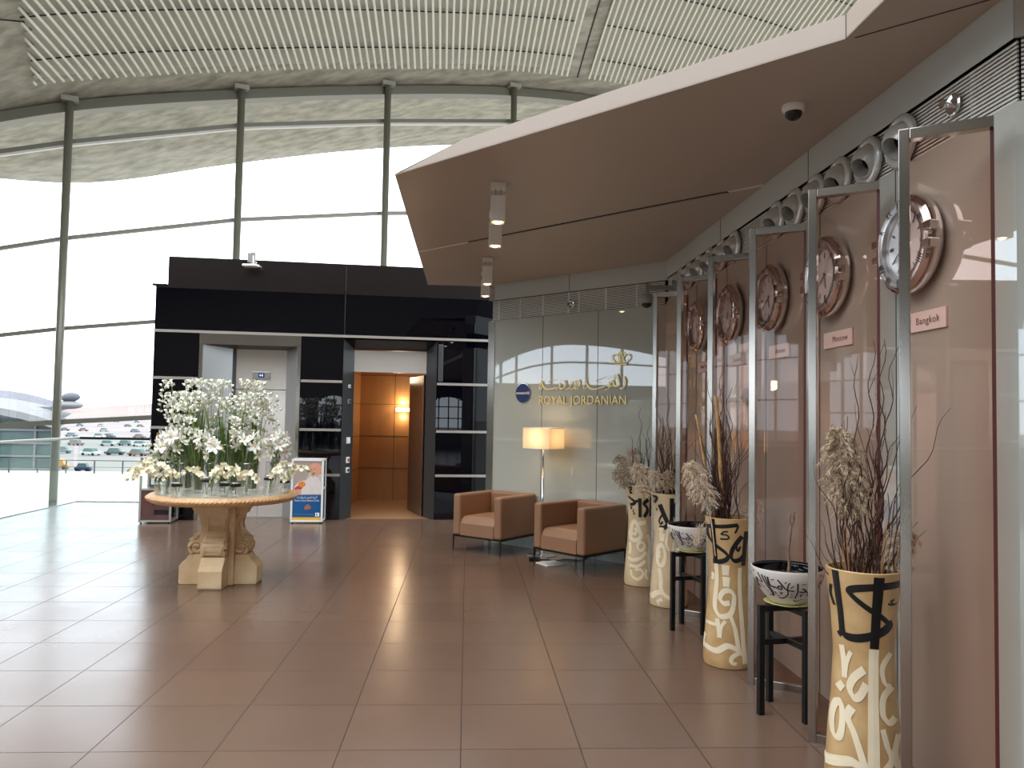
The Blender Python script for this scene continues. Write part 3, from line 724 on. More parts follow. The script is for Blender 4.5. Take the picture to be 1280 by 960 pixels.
# ------------------------------------------------------------------ glass screens, clocks, plates
SCR = []
names = ['nearest', 'second nearest', 'third nearest', 'fourth nearest', 'second farthest', 'farthest']
seen = ['behind it the Bangkok clock', 'behind it the Moscow clock', 'behind it the Amman clock', 'behind it the London clock', 'behind it the New York clock', 'with no clock behind it']
def make_screen():
    # local: x along the pane from the free stile towards the wall
    t = thing('glass_screen', '', 'glass screen'); Wd, H = .345, 2.905; s = .042
    b = B(); b.box((0, -.028, .0), (s, .028, H)); b.make('stile', M['steel'], t, bevel=.003)
    b = B(); b.box((s, -.026, H-.045), (Wd, .026, H)); b.make('top_rail', M['steel'], t, bevel=.003)
    b = B(); b.box((s, -.026, 0), (Wd, .026, .045)); b.make('bottom_rail', M['steel'], t, bevel=.003)
    b = B(); b.poly([(s, 0, .045), (Wd-.014, 0, .045), (Wd-.014, 0, H-.045), (s, 0, H-.045)]); b.make('rose_glass', M['rose_glass'], t)
    b = B(); b.box((Wd-.014, -.008, .045), (Wd, .008, H-.045)); b.make('edge_strip', M['red_edge'], t)
    return t
scr = make_screen()
for i in range(6):
    lab = 'steel framed rose tinted glass screen, %s one, %s' % (names[i], seen[i])
    o = scr if i == 0 else copy_tree(scr)
    o['label'] = lab; o.location = (1.815, 3.15+.866*i, 0); o.rotation_euler = (0, 0, -.59); o['group'] = 'rose glass screens along the clock wall'
def make_clock():
    # local: dial faces -x, y along the wall, origin at the wall
    t = thing('wall_clock', '', 'wall clock'); R = .245
    F = Matrix(((0, 0, -1), (0, 1, 0), (1, 0, 0))).to_3x3()   # lathe z -> -x ; lathe x -> z(up)
    b = B(); b.lathe([(0, 0), (.205, 0), (.225, .012), (.243, .035), (.245, .06), (.238, .078), (.222, .088)], 56, frame=F); shade_auto(b.make('case', M['chrome'], t))
    b = B(); b.lathe([(.222, .088), (.212, .098), (.190, .100), (.168, .092), (.163, .080), (.160, .062)], 56, frame=F); bz = shade_auto(b.make('bezel', M['steel_clock'], t))
    b = B(); b.lathe([(0, .060), (.162, .060)], 56, frame=F); dl_ = b.make('dial', M['dial'], t)
    # roman numerals on the bezel: bars in a ring
    b = B()
    def ringbar(a, r0, r1, w, x, da=0.0, lean=0.0):
        c, s_ = math.cos(a), math.sin(a); tx, ty = -s_, c
        pts = []
        for (r_, q) in ((r0, -w), (r0, w), (r1, w), (r1, -w)):
            off = q+da+(lean*(r_-(r0+r1)/2)); yy = r_*c+tx*off; zz = r_*s_+ty*off; pts.append((x, yy, zz))
        b.poly(pts)
    rom = {12: [(-.014, .45), (-.014, -.45), (.008, 0), (.018, 0)], 1: [(0, 0)], 2: [(-.006, 0), (.006, 0)], 3: [(-.012, 0), (0, 0), (.012, 0)], 4: [(-.018, 0), (-.006, 0), (.006, 0), (.018, 0)], 5: [(-.007, .35), (.007, -.35)], 6: [(-.008, .35), (.004, -.35), (.016, 0)], 7: [(-.012, .35), (0, -.35), (.010, 0), (.018, 0)], 8: [(-.018, .35), (-.006, -.35), (.004, 0), (.012, 0), (.02, 0)], 9: [(-.014, 0), (.006, .45), (.006, -.45)], 10: [(0, .45), (0, -.45)], 11: [(-.006, .45), (-.006, -.45), (.014, 0)]}
    for h, bars in rom.items():
        if h in (3, 9): continue
        a = PI/2+ (h*PI/6)     # seen from -x, clockwise is towards -y... y axis points away from viewer's right
        for da, ln in bars: ringbar(a, .172, .208, .0022, -.1012, da, ln)
    b.make('roman_numerals', M['ink'], bz)
    b = B()
    for h in range(12):
        a = h*PI/6
        ringbar(a, .112, .145, .005 if h % 3 else .008, -.0625)
    b.make('hour_markers', M['dark_metal'], dl_)
    def hand(name, ang, L, w, x, m):
        b = B(); c, s_ = math.sin(-ang), math.cos(ang); d = Vector((0, c, s_)); n_ = Vector((0, s_, -c))
        p0 = d*-.025; p1 = d*L
        b.poly([tuple(p0-n_*w+Vector((x, 0, 0))), tuple(p0+n_*w+Vector((x, 0, 0))), tuple(d*L*.8+n_*w+Vector((x, 0, 0))), tuple(p1+Vector((x, 0, 0))), tuple(d*L*.8-n_*w+Vector((x, 0, 0)))]); b.make(name, m, dl_)
    hand('hour_hand', 2.9, .08, .006, -.066, M['chrome']); hand('minute_hand', 4.15, .125, .0045, -.069, M['chrome']); hand('second_hand', .6, .13, .0015, -.071, M['ink'])
    # lug blocks at three and nine o'clock
    for sgn in (-1, 1):
        for dz in (-.042, .042):
            b = B(); b.obox((-.078, sgn*.222, dz), (.026, 0, 0), (0, .03, 0), (0, 0, .022)); b.make('lug', M['chrome'], t, bevel=.006)
    b = B(); b.lathe([(.162, .074), (.10, .083), (0, .087)], 40, frame=F); b.make('clock_glass', M['dome_glass'], t, smooth=True)
    return t
M['steel_clock'] = mat('brushed_bezel', rgb(205, 205, 205), .25, 1.0)
M['dome_glass'] = glass('clock_glass', (.98, .98, .98, 1), .01, 1.4)
cities = ['Bangkok', 'Moscow', 'Amman', 'London', 'New York']
ck = make_clock(); hours = [0, .7, 1.3, 2.2, 3.6]
pl = thing('city_sign', '', 'sign')
b = B(); b.box((-.012, -.175, -.048), (0, .175, .048)); b.make('plate', M['plate'], pl, bevel=.002)
for i, c in enumerate(cities):
    y = 3.63+.866*i
    o = ck if i == 0 else copy_tree(ck)
    o.location = (XW, y, 2.535); o['label'] = 'round chrome wall clock with roman bezel above the %s sign' % c; o['group'] = 'world time clocks on the wall'
    q = pl if i == 0 else copy_tree(pl)
    q.location = (XW, y-.055, 2.155); q['label'] = 'small pale wall sign reading %s under its clock' % c; q['group'] = 'city signs under the clocks'
for i, (c, q) in enumerate(zip(cities, [o for o in COL.objects if o.name.startswith('city_sign')])):
    me = text_data(c, .050, .0006, 'CENTER', 1.12); me.materials.clear(); me.materials.append(M['text_grey'])
    o = bpy.data.objects.new('lettering', me); COL.objects.link(o); o.parent = q
    o.matrix_local = Matrix(((0, 0, -1, -.0135), (-1, 0, 0, -.035), (0, 1, 0, 0), (0, 0, 0, 1)))
# ------------------------------------------------------------------ nozzles and small fittings on the louvres
M['nozzle'] = mat('silver_nozzle', rgb(208, 208, 202), .25, .45)
def make_nozzle():
    t = thing('air_nozzle', 'round silver eyeball air nozzle on the louvre strip above the clocks', 'air nozzle')
    F = Matrix(((0, 0, -1), (0, 1, 0), (1, 0, 0))).to_3x3()
    b = B(); b.lathe([(.095, .0), (.137, .0), (.138, .012), (.128, .024), (.106, .028), (.095, .02), (.092, .0)], 40, frame=F); shade_auto(b.make('rim', M['nozzle'], t), .9)
    T = F @ Matrix.Rotation(.35, 3, 'X') @ Matrix.Rotation(-.55, 3, 'Y')
    prof = []
    for k in range(9):
        a = -.35+k*(1.22/8)*1.0; prof.append((.094*math.cos(a), .094*math.sin(a)))
    prof += [(.052, .082), (.046, .03), (.042, .0)]
    b = B(); b.lathe(prof, 36, frame=T); shade_auto(b.make('eyeball', M['nozzle'], t), .7)
    b = B(); b.lathe([(0, .0), (.043, .0)], 30, frame=T); b.make('throat', M['dark_void'], t)
    return t
nz = make_nozzle()
for i, y in enumerate([3.77, 4.09, 4.42, 4.74, 5.05, 5.36, 6.24, 6.56, 6.89, 7.21, 7.53, 7.85]):
    o = nz if i == 0 else copy_tree(nz)
    o.location = (XW-.002, y, 3.10); o['group'] = 'eyeball air nozzles'
    o['label'] = 'round silver eyeball air nozzle on the louvre strip, %s' % ['nearest of all, half behind the Bangkok screen', 'second from the right end', 'third from the right end', 'fourth from the right end', 'fifth from the right end', 'sixth from the right end', 'seventh from the right end', 'sixth from the far end', 'fifth from the far end', 'fourth from the far end', 'third from the far end', 'second from the far end'][i].replace('second from the far end', 'last one at the far end').replace('seventh from the right end', 'first of the far group of six').replace('third from the far end', 'last but one at the far end') if True else ''
labs = ['nearest of all, above the Bangkok screen', 'second from the near end', 'third from the near end', 'fourth from the near end', 'fifth from the near end', 'sixth from the near end', 'nearest of the far group of six', 'second of the far group of six', 'third of the far group of six', 'fourth of the far group of six', 'fifth of the far group of six', 'farthest of all, nearest the wall corner']
for o, l in zip([o for o in COL.objects if o.name.startswith('air_nozzle')], labs): o['label'] = 'round silver eyeball air nozzle on the louvre strip, ' + l
def sprinkler(name, label, p, n_):
    n_ = Vector(n_); up = Vector((0, 0, 1)); s_ = n_.cross(up); F = Matrix((s_, up, n_)).transposed()
    t = thing(name, label, 'sprinkler', p)
    b = B(); b.lathe([(0, 0), (.052, 0), (.052, .006), (.044, .010), (.03, .006), (0, .006)], 28, frame=F); b.make('rosette', M['chrome'], t)
    b = B(); b.lathe([(.012, .004), (.012, .03), (.006, .034), (.006, .05), (.022, .052), (.022, .056), (0, .056)], 16, frame=F); b.tube([n_*.02+s_*.014, n_*.052+s_*.012], .003, 5); b.tube([n_*.02-s_*.014, n_*.052-s_*.012], .003, 5); b.make('head', M['chrome'], t)
sprinkler('sprinkler', 'small chrome side sprinkler on the near louvre strip above the Bangkok screen', (XW-.0, 3.35, 3.12), (-1, 0, 0))
p = rj(1.354, 3.055, .0); sprinkler('sprinkler', 'small round sprinkler on the louvre strip above the airline sign', p, RJN)
# dome camera under the canopy
t = thing('dome_camera', 'white and black dome camera under the canopy at the upper right', 'security camera', (1.79, 4.16, SOF))
b = B(); b.lathe([(0, 0), (.062, 0), (.064, -.012), (.060, -.03), (.048, -.040), (.0, -.040)], 36); shade_auto(b.make('housing', M['white_paint'], t), .9)
b = B(); b.lathe([(.046, -.034), (.046, -.055), (.036, -.072), (.018, -.082), (0, -.085)], 28, c=(0, 0, 0)); b.make('dome', M['black_plastic'], t, smooth=True)
# PTZ camera on its arm
M['grey_cast'] = mat('grey_cast_metal', rgb(150, 152, 144), .4, .3)
t = thing('dome_camera', 'grey ball camera hanging from a wall arm in the corner above the farthest screen', 'security camera', (XW, 8.07, 3.06))
b = B(); b.box((-.02, -.06, -.07), (0, .06, .05)); b.box((-.29, -.022, -.022), (-.02, .022, .025)); b.box((-.335, -.03, -.05), (-.285, .03, .04)); b.make('arm', M['grey_cast'], t, bevel=.006)
b = B(); b.lathe([(0, -.045), (.022, -.045), (.024, -.065), (.05, -.075), (.072, -.10), (.078, -.135), (.070, -.16), (.06, -.172), (0, -.172)], 28, c=(-.31, 0, 0)); shade_auto(b.make('ball_housing', M['grey_cast'], t), .8)
b = B(); b.lathe([(.055, -.168), (.052, -.19), (.035, -.212), (0, -.222)], 24, c=(-.31, 0, 0)); b.make('lens_dome', M['black_plastic'], t, smooth=True)
# track spotlights
SPOTS = [(.20, 5.80), (.21, 6.62), (.19, 8.55), (.19, 9.42)]
M['bulb'] = mat('lit_lens', rgb(255, 220, 170), .4, emit=(1, .80, .52, 1), estr=12)
def make_spot():
    t = thing('spotlight', '', 'spotlight'); 
    b = B(); b.box((-.055, -.04, -.045), (.055, .04, 0)); b.make('bracket', M['white_paint'], t, bevel=.003)
    b = B()
    for x in (-.022, .022): b.tube([(x, 0, -.045), (x, -.01, -.075), (x, 0, -.105)], .006, 6)
    b.make('hanger', M['steel_dull'], t)
    b = B(); w_ = .052
    for x in (-w_, w_): b.box((x-.003, -w_, -.30), (x+.003, w_, -.105))
    for y in (-w_, w_): b.box((-w_, y-.003, -.30), (w_, y+.003, -.105))
    b.box((-w_, -w_, -.115), (w_, w_, -.105)); b.make('body', M['white_paint'], t)
    b = B(); b.lathe([(.048, -.298), (.030, -.262)], 20); b.make('reflector', M['gold'], t, smooth=True)
    b = B(); b.lathe([(0, -.312), (.022, -.306), (.036, -.290)], 20); b.make('lens', M['bulb'], t)
    return t
sp_ = make_spot()
for i, (x, y) in enumerate(SPOTS):
    o = sp_ if i == 0 else copy_tree(sp_)
    o.location = (x, y, SOF); o['group'] = 'spotlights under the canopy'
    o['label'] = 'square white lit spotlight under the canopy, %s' % ['nearest of the row of four', 'second of the row, just behind the nearest', 'third of the row', 'farthest of the row of four'][i]
SPOTS = [(x, y) for x, y in SPOTS]
# ------------------------------------------------------------------ sign on the far wall
def rjmap(out): return lambda u, z: (lambda p: (p.x, p.y, z))(RJ0+RJU*u+RJN*out)
t = thing('sign_lettering', 'gold capital letters ROYAL JORDANIAN on the grey glass wall', 'sign', rj(1.53, 1.87, .012))
me = text_data('ROYAL JORDANIAN', .155, .004, 'CENTER', 1.0); me.materials.clear(); me.materials.append(M['gold'])
xs = [v.co.x for v in me.vertices]; kx = 1.30/(max(xs)-min(xs))
for v in me.vertices: v.co.x *= kx; v.co.y *= .98
o = bpy.data.objects.new('letters', me); COL.objects.link(o); o.parent = t
Rm = Matrix((RJU, Vector((0, 0, 1)), RJN)).transposed().to_4x4(); o.matrix_local = Rm @ Matrix.Translation((0, 0, .004))
# arabic line drawn with pen strokes; design box = crop pixels
def armap(out, x0=142, x1=1125, u0=.878, u1=2.172, ytop=330, ybot=520, ztop=2.185, zbot=1.985):
    return lambda x, y: rj(u0+(x-x0)/(x1-x0)*(u1-u0), zbot+(ybot-y)/(ybot-ytop)*(ztop-zbot), out)
A = armap(.02); b = B()
ST = [([(1100, 365), (1118, 400), (1120, 450), (1095, 495), (1065, 492)], 20), ([(1030, 335), (1050, 400), (1060, 455), (1030, 470), (985, 462)], 22), ([(1015, 345), (985, 410), (945, 470)], 14),
      ([(985, 400), (1000, 450), (960, 475), (925, 455)], 18), ([(945, 420), (965, 470), (935, 500), (905, 515)], 16), ([(905, 470), (860, 485), (800, 500), (745, 490), (705, 440), (690, 400)], 22), ([(705, 385), (680, 440), (672, 490), (700, 480), (712, 455)], 14),
      ([(910, 355), (850, 385), (790, 400)], 9), ([(700, 368), (712, 362)], 12), ([(810, 420), (822, 418)], 12), ([(838, 430), (850, 428)], 12), ([(1035, 330), (1015, 350)], 9), ([(930, 390), (960, 370), (985, 350)], 9),
      ([(610, 385), (625, 430), (610, 480), (580, 495), (560, 470)], 18), ([(590, 395), (600, 440), (575, 480)], 15), ([(560, 400), (575, 450), (545, 490), (520, 500)], 16), ([(535, 405), (520, 450), (500, 490), (460, 500)], 17),
      ([(455, 400), (462, 440), (440, 480), (405, 492), (400, 478)], 20), ([(430, 405), (455, 395), (465, 430)], 16), ([(385, 420), (395, 460), (370, 475), (350, 500)], 17), ([(350, 470), (300, 490), (240, 495), (200, 470), (178, 430), (172, 395)], 22), ([(185, 395), (155, 440), (145, 480), (165, 495), (172, 460)], 14),
      ([(345, 370), (290, 392), (235, 408)], 9), ([(378, 388), (390, 384)], 12), ([(275, 425), (287, 423)], 10), ([(310, 430), (322, 428)], 10), ([(175, 378), (188, 374)], 11)]
for s_, w_ in ST: stroke(b, s_, w_*.0013*760, lambda x, y: A(x, y), nib=.55, ang=-.6)
t = thing('sign_lettering', 'gold Arabic calligraphy above the capital letters on the grey glass wall', 'sign', (0, 0, 0))
b.make('letters', M['gold'], t)
# crown
t = thing('crown_emblem', 'gold crown emblem at the top right of the airline sign', 'emblem', (0, 0, 0))
cm = lambda x, y: rj(2.104+(x-1072)/(1175-968)*.25, 2.285+(228-y)/(228-45)*.19, .02)
b = B()
for s_, w_ in (([(1005, 222), (1072, 226), (1138, 222)], 18), ([(1010, 200), (1072, 204), (1134, 200)], 12), ([(1012, 200), (975, 165), (970, 130), (995, 110), (1030, 120), (1048, 150), (1040, 195)], 13), ([(1132, 200), (1169, 165), (1175, 130), (1148, 110), (1114, 120), (1096, 150), (1104, 195)], 13), ([(1072, 200), (1060, 160), (1060, 120), (1072, 92), (1084, 120), (1084, 160), (1072, 200)], 11), ([(1025, 122), (1045, 95), (1072, 88), (1100, 95), (1119, 122)], 11), ([(1072, 90), (1072, 50)], 10), ([(1060, 66), (1084, 66)], 8)):
    stroke(b, s_, w_, lambda x, y: cm(x, y))
b.make('crown', M['gold'], t)
b = B()
for i in range(7): b.blob(cm(1012+i*20, 212), .008, 6, 4)
b.make('beads', M['gold'], t, smooth=True)
# round badge
F = Matrix((RJU, Vector((0, 0, 1)), RJN)).transposed()
t = thing('round_badge', 'round navy blue badge reading oneworld left of the gold letters', 'badge', rj(.605, 1.968, 0))
b = B(); b.lathe([(0, 0), (.128, 0), (.132, .006), (.128, .014), (.121, .014)], 44, frame=F); b.make('rim', M['chrome'], t)
b = B(); b.lathe([(0, .015), (.122, .015)], 44, frame=F); b.make('disc', M['navy'], t)
for s_, off, sz in (('oneworld', 0.0, .060),):
    me = text_data(s_, sz, .001, 'CENTER', .95); me.materials.clear(); me.materials.append(M['white_ink']); o = bpy.data.objects.new('lettering', me); COL.objects.link(o); o.parent = t
    o.matrix_local = F.to_4x4() @ Matrix.Translation((off, 0, .018))
# ------------------------------------------------------------------ armchairs
def make_chair():
    t = thing('armchair', '', 'armchair'); W2 = .375; D_ = .74
    # local: x right, front at -y; seat front line y = -.37
    def soft(bd, a, c, r=.03): bd.box(a, c)
    b = B(); b.box((-W2, -.37, .195), (-W2+.115, .37, .70)); b.make('armrest', M['leather'], t, bevel=.028, seg=4)
    b = B(); b.box((W2-.115, -.37, .195), (W2, .37, .70)); b.make('armrest', M['leather'], t, bevel=.028, seg=4)
    b = B(); b.box((-W2+.112, .235, .195), (W2-.112, .37, .70)); b.make('backrest', M['leather'], t, bevel=.028, seg=4)
    b = B()
    n = 10
    def sf(u, v):
        x = (u*2-1)*(W2-.117); y = -.362+v*.60
        z = .425+.022*(1-(u*2-1)**4)*(1-(v*2-1)**4)
        if v < .12: z -= .10*(1-v/.12)**2
        return (x, y, z)
    b.grid(sf, 16, 20)
    b.box((-W2+.117, -.362, .2), (W2-.117, .238, .325)); b.poly([(-W2+.117, -.362, .324), (W2-.117, -.362, .324), (W2-.117, -.362, .345), (-W2+.117, -.362, .345)])
    for s_ in (-1, 1):
        x = s_*(W2-.117); b.poly([(x, -.362, .3), (x, .238, .3), (x, .238, .425), (x, -.30, .425), (x, -.345, .39), (x, -.362, .33)])
    st_ = b.make('seat_cushion', M['leather'], t); shade_auto(st_, .7)
    b = B(); b.box((-W2, -.37, .178), (W2, .37, .195)); b.make('base_frame', M['black_metal'], t, bevel=.003)
    for sx in (-1, 1):
        for sy in (-1, 1):
            b = B(); b.cyl((sx*(W2-.012), sy*.358, .18), (sx*(W2-.010), sy*.360, 0), .012, .008, 8); b.make('leg', M['black_metal'], t)
    return t
ch = make_chair()
def place_chair(o, fl_, fr_, label):
    a = Vector((fl_[0], fl_[1], 0)); c = Vector((fr_[0], fr_[1], 0)); d = (c-a).normalized(); mid_ = (a+c)/2; back = Vector((-d.y, d.x, 0))
    p = mid_+back*.37; o.location = (p.x, p.y, 0); o.rotation_euler = (0, 0, math.atan2(d.y, d.x)); o['label'] = label; o['group'] = 'tan leather armchairs'
place_chair(ch, (-.157, 9.65), (.42, 9.17), 'tan leather box armchair on thin black legs, left one of the pair')
place_chair(copy_tree(ch), (.765, 8.74), (1.26, 8.17), 'tan leather box armchair on thin black legs, right one, near the tall vases')
# ------------------------------------------------------------------ floor lamp, magazine and plug lead
LP = Vector((.925, 9.32, 0)); LAMP_POS = (LP.x, LP.y, 1.41)
t = thing('floor_lamp', 'chrome floor lamp with lit rectangular fabric shade between the armchairs', 'floor lamp', tuple(LP), -PI/4)
b = B(); b.box((-.15, -.10, 0), (.15, .10, .012)); b.make('base', M['chrome'], t, bevel=.003)
b = B(); b.cyl((0, 0, .012), (0, 0, 1.05), .017, n=14); b.make('pole', M['chrome'], t, smooth=True)
b = B(); b.cyl((0, 0, 1.05), (0, 0, 1.34), .012, n=12); b.make('upper_pole', M['chrome'], t, smooth=True)
def shade_mat():
    m = bpy.data.materials.new('lamp_fabric'); m.use_nodes = True; nt = m.node_tree; nt.nodes.clear()
    o = nt.nodes.new('ShaderNodeOutputMaterial'); d = nt.nodes.new('ShaderNodeBsdfDiffuse'); d.inputs[0].default_value = rgb(236, 222, 200)
    tr = nt.nodes.new('ShaderNodeBsdfTranslucent'); tr.inputs[0].default_value = rgb(240, 214, 176); mx = nt.nodes.new('ShaderNodeMixShader'); mx.inputs[0].default_value = .45
    nt.links.new(d.outputs[0], mx.inputs[1]); nt.links.new(tr.outputs[0], mx.inputs[2]); nt.links.new(mx.outputs[0], o.inputs[0]); return m
b = B(); hw, hd, z0, z1 = .205, .145, 1.285, 1.53
c4 = [(-hw, -hd), (hw, -hd), (hw, hd), (-hw, hd)]
for i in range(4): p, q = c4[i], c4[(i+1) % 4]; b.poly([(p[0], p[1], z0), (q[0], q[1], z0), (q[0], q[1], z1), (p[0], p[1], z1)])
b.make('lamp_shade', shade_mat(), t)
b = B()
for z in (z0, z1):
    for i in range(4): p, q = c4[i], c4[(i+1) % 4]; b.tube([(p[0], p[1], z), (q[0], q[1], z)], .004, 5)
b.tube([(-hw, 0, z0+.06), (hw, 0, z0+.06)], .003, 5); b.make('shade_frame', M['white_paint'], t)
b = B(); b.blob((0, 0, 1.40), (.03, .03, .045), 12, 8); b.make('bulb', M['sconce_lit'], t, smooth=True)
t = thing('power_strip', 'black plug with cable on the floor under the right armchair', 'plug lead', (.83, 8.95, 0))
b = B(); b.box((-.09, -.035, 0), (.04, .035, .05)); b.make('plug', M['black_plastic'], t, bevel=.01)
b = B(); b.tube(catmull([(.04, 0, .02), (.14, .06, .008), (.24, .02, .008), (.34, .1, .008), (.5, .05, .008), (.62, .22, .008)], 8), .006, 6); b.make('cable', M['black_plastic'], t)
t = thing('magazine', 'open white magazine lying on the floor under the right armchair', 'magazine', (.98, 8.80, 0), .5)
b = B(); b.box((-.13, -.12, 0), (.0, .12, .012)); b.box((.002, -.12, 0), (.13, .12, .010)); b.make('pages', M['white_paint'], t, bevel=.003)
b = B(); b.box((.02, -.10, .010), (.11, -.02, .0112)); b.make('printed_picture', M['steel_dull'], t)
# ------------------------------------------------------------------ tall calligraphy vases
VH = .995
def vr(z):   # radius profile of a vase
    pts = [(0, .166), (.06, .168), (.25, .155), (.45, .138), (.62, .130), (.80, .140), (.93, .155), (VH, .162)]
    for (a, ra), (c, rc_) in zip(pts, pts[1:]):
        if z <= c: f = (z-a)/(c-a); f = f*f*(3-2*f)*.35+f*.65; return ra+(rc_-ra)*f
    return pts[-1][1]
def vase_body(t, m):
    prof = [(0, 0), (.15, 0), (.162, .004)]+[(vr(z/40*VH), max(.008, z/40*VH)) for z in range(1, 41)]
    prof += [(.158, VH+.004), (.150, VH), (.142, VH-.05), (.125, .70), (.12, .60), (0, .60)]
    b = B(); b.lathe(prof, 56); o = b.make('body', m, t); shade_auto(o, .8)
    return o
def vmap(xc, R, ytop, ybot, face, out):
    # design-sheet position -> surface: sheet x is the visible chord, y runs from rim to foot
    def f(x, y):
        z = max(.004, min(VH-.002, VH*(ybot-y)/(ybot-ytop))); s_ = max(-.995, min(.995, (x-xc)/R)); a = face+math.asin(s_)
        r = vr(z)+out; return (r*math.cos(a), r*math.sin(a), z)
    return f
VASES = [((1.83, 3.48), (220, 160, 80, 1046)), ((1.82, 5.28), (192, 132, 82, 935)), ((1.84, 6.93), (383, 132, 95, 890)), ((1.78, 7.78), (192, 118, 34, 745))]
BL = [
 [([(104, 70), (110, 200), (118, 350)], 24, 0), ([(118, 330), (112, 350), (98, 364)], 20, 0), ([(118, 335), (132, 358), (180, 362), (250, 348), (310, 325), (338, 300), (335, 280)], 32, 1), ([(336, 292), (300, 262), (230, 222), (172, 180), (160, 160), (190, 146), (270, 134), (350, 126), (378, 124)], 28, 1), ([(283, 92), (278, 250), (272, 400)], 36, 0), ([(325, 205), (345, 212), (365, 208)], 7, 0), ([(352, 190), (338, 196), (350, 210)], 7, 0), ([(82, 150), (74, 190), (86, 240)], 12, 0)],
 [([(104, 86), (104, 200), (110, 330)], 22, 0), ([(66, 138), (90, 130), (160, 124), (240, 112)], 20, 1), ([(242, 112), (238, 135), (226, 160)], 10, 0), ([(66, 140), (72, 190), (110, 235), (165, 270), (188, 295), (172, 318), (130, 332), (92, 336)], 24, 1), ([(188, 152), (165, 155), (150, 170), (178, 172), (194, 186), (180, 196), (142, 197)], 8, 0), ([(268, 178), (240, 215), (212, 262), (208, 300), (232, 320), (268, 310), (290, 280)], 24, 1), ([(248, 208), (238, 240), (250, 262), (262, 236)], 12, 0), ([(290, 150), (288, 260), (285, 350)], 22, 0)],
 [([(310, 168), (340, 240), (372, 300)], 30, 0), ([(372, 300), (345, 330), (300, 330)], 26, 1), ([(262, 115), (290, 118), (285, 140), (270, 160)], 16, 0), ([(328, 240), (306, 270), (300, 298), (315, 306), (330, 288)], 13, 1), ([(400, 120), (402, 220), (400, 300)], 26, 0), ([(278, 195), (288, 205), (280, 215)], 6, 0), ([(430, 150), (420, 220), (440, 270), (470, 260)], 20, 1)],
 [([(122, 44), (104, 50), (118, 62), (102, 74), (118, 88), (100, 90)], 9, 0), ([(88, 115), (112, 132), (140, 150), (120, 168), (96, 172)], 20, 1), ([(140, 150), (160, 140), (150, 150)], 14, 0), ([(178, 122), (180, 190), (180, 258)], 24, 0), ([(245, 130), (220, 150), (212, 165), (235, 185), (240, 215), (215, 255)], 24, 1), ([(128, 205), (120, 220), (135, 235), (122, 240)], 6, 0), ([(104, 185), (108, 205)], 12, 0), ([(270, 110), (272, 200), (270, 250)], 22, 0)],
]
CR = [
 [([(270, 402), (264, 600), (258, 960), (256, 1040)], 36, 0), ([(112, 405), (118, 440), (126, 490), (130, 540)], 20, 0), ([(130, 540), (136, 480), (150, 440), (160, 425)], 16, 0), ([(222, 490), (175, 530), (155, 575), (175, 612), (205, 600), (232, 548)], 28, 1), ([(98, 570), (112, 582), (124, 590)], 28, 0), ([(118, 650), (92, 660), (80, 720), (92, 790), (120, 790), (128, 720), (118, 655), (100, 648)], 24, 1), ([(168, 655), (150, 700), (180, 760), (205, 830), (225, 890), (240, 915)], 30, 1), ([(240, 915), (180, 880), (130, 890), (60, 920)], 32, 1), ([(200, 930), (160, 940), (130, 970), (140, 1010), (190, 1020)], 24, 1), ([(350, 420), (310, 480), (318, 540), (345, 560)], 20, 1), ([(352, 560), (312, 600), (305, 670), (330, 705), (358, 690)], 24, 1), ([(300, 730), (315, 800), (330, 860), (290, 910)], 22, 1), ([(365, 760), (345, 830), (358, 900)], 20, 0)],
 [([(112, 345), (116, 450), (110, 560), (118, 610), (150, 640), (200, 625), (222, 580)], 24, 1), ([(222, 580), (226, 520), (200, 492), (160, 500), (140, 540), (165, 565), (200, 560)], 24, 1), ([(150, 378), (172, 376), (196, 378)], 44, 0), ([(155, 444), (178, 442), (200, 444)], 42, 0), ([(66, 690), (95, 690), (124, 690)], 14, 0), ([(128, 655), (138, 700), (146, 760)], 18, 0), ([(146, 760), (154, 700), (176, 662)], 14, 0), ([(205, 635), (228, 700), (238, 760), (250, 830), (278, 850)], 22, 1), ([(250, 825), (190, 800), (130, 835), (62, 822)], 26, 1), ([(245, 838), (214, 860), (208, 890), (235, 898)], 18, 1), ([(264, 360), (262, 500), (268, 700), (276, 900)], 18, 0), ([(86, 400), (92, 420), (86, 440)], 14, 0), ([(66, 760), (60, 800), (66, 840)], 14, 0)],
 [([(300, 355), (318, 348), (335, 352)], 26, 0), ([(300, 400), (322, 398), (344, 402)], 44, 0), ([(330, 450), (296, 470), (288, 530), (300, 590), (335, 590), (352, 530), (338, 470), (318, 450)], 24, 1), ([(310, 500), (300, 520), (310, 545)], 14, 0), ([(378, 340), (362, 400), (360, 450), (385, 490)], 22, 1), ([(310, 620), (325, 680), (330, 760), (360, 800), (400, 820)], 26, 1), ([(350, 780), (300, 790), (262, 830)], 26, 1), ([(340, 830), (310, 850), (320, 872)], 16, 1), ([(440, 400), (420, 500), (430, 620), (450, 760)], 22, 0)],
 [([(110, 310), (140, 290), (175, 350), (190, 390), (150, 420), (105, 405), (110, 310)], 22, 0), ([(130, 340), (150, 350), (140, 380), (120, 370)], 14, 0), ([(200, 430), (170, 440), (165, 475), (195, 490), (220, 460), (205, 430)], 18, 1), ([(100, 440), (108, 480), (104, 520)], 14, 0), ([(230, 500), (190, 540), (130, 560), (95, 545)], 20, 1), ([(225, 560), (170, 600), (110, 600)], 18, 1), ([(120, 630), (130, 670), (170, 690), (205, 660), (195, 625), (150, 625)], 16, 1), ([(230, 620), (225, 660), (240, 690)], 14, 0), ([(250, 380), (262, 460), (250, 540), (262, 640)], 20, 0), ([(172, 290), (190, 300), (230, 290)], 22, 0)],
]
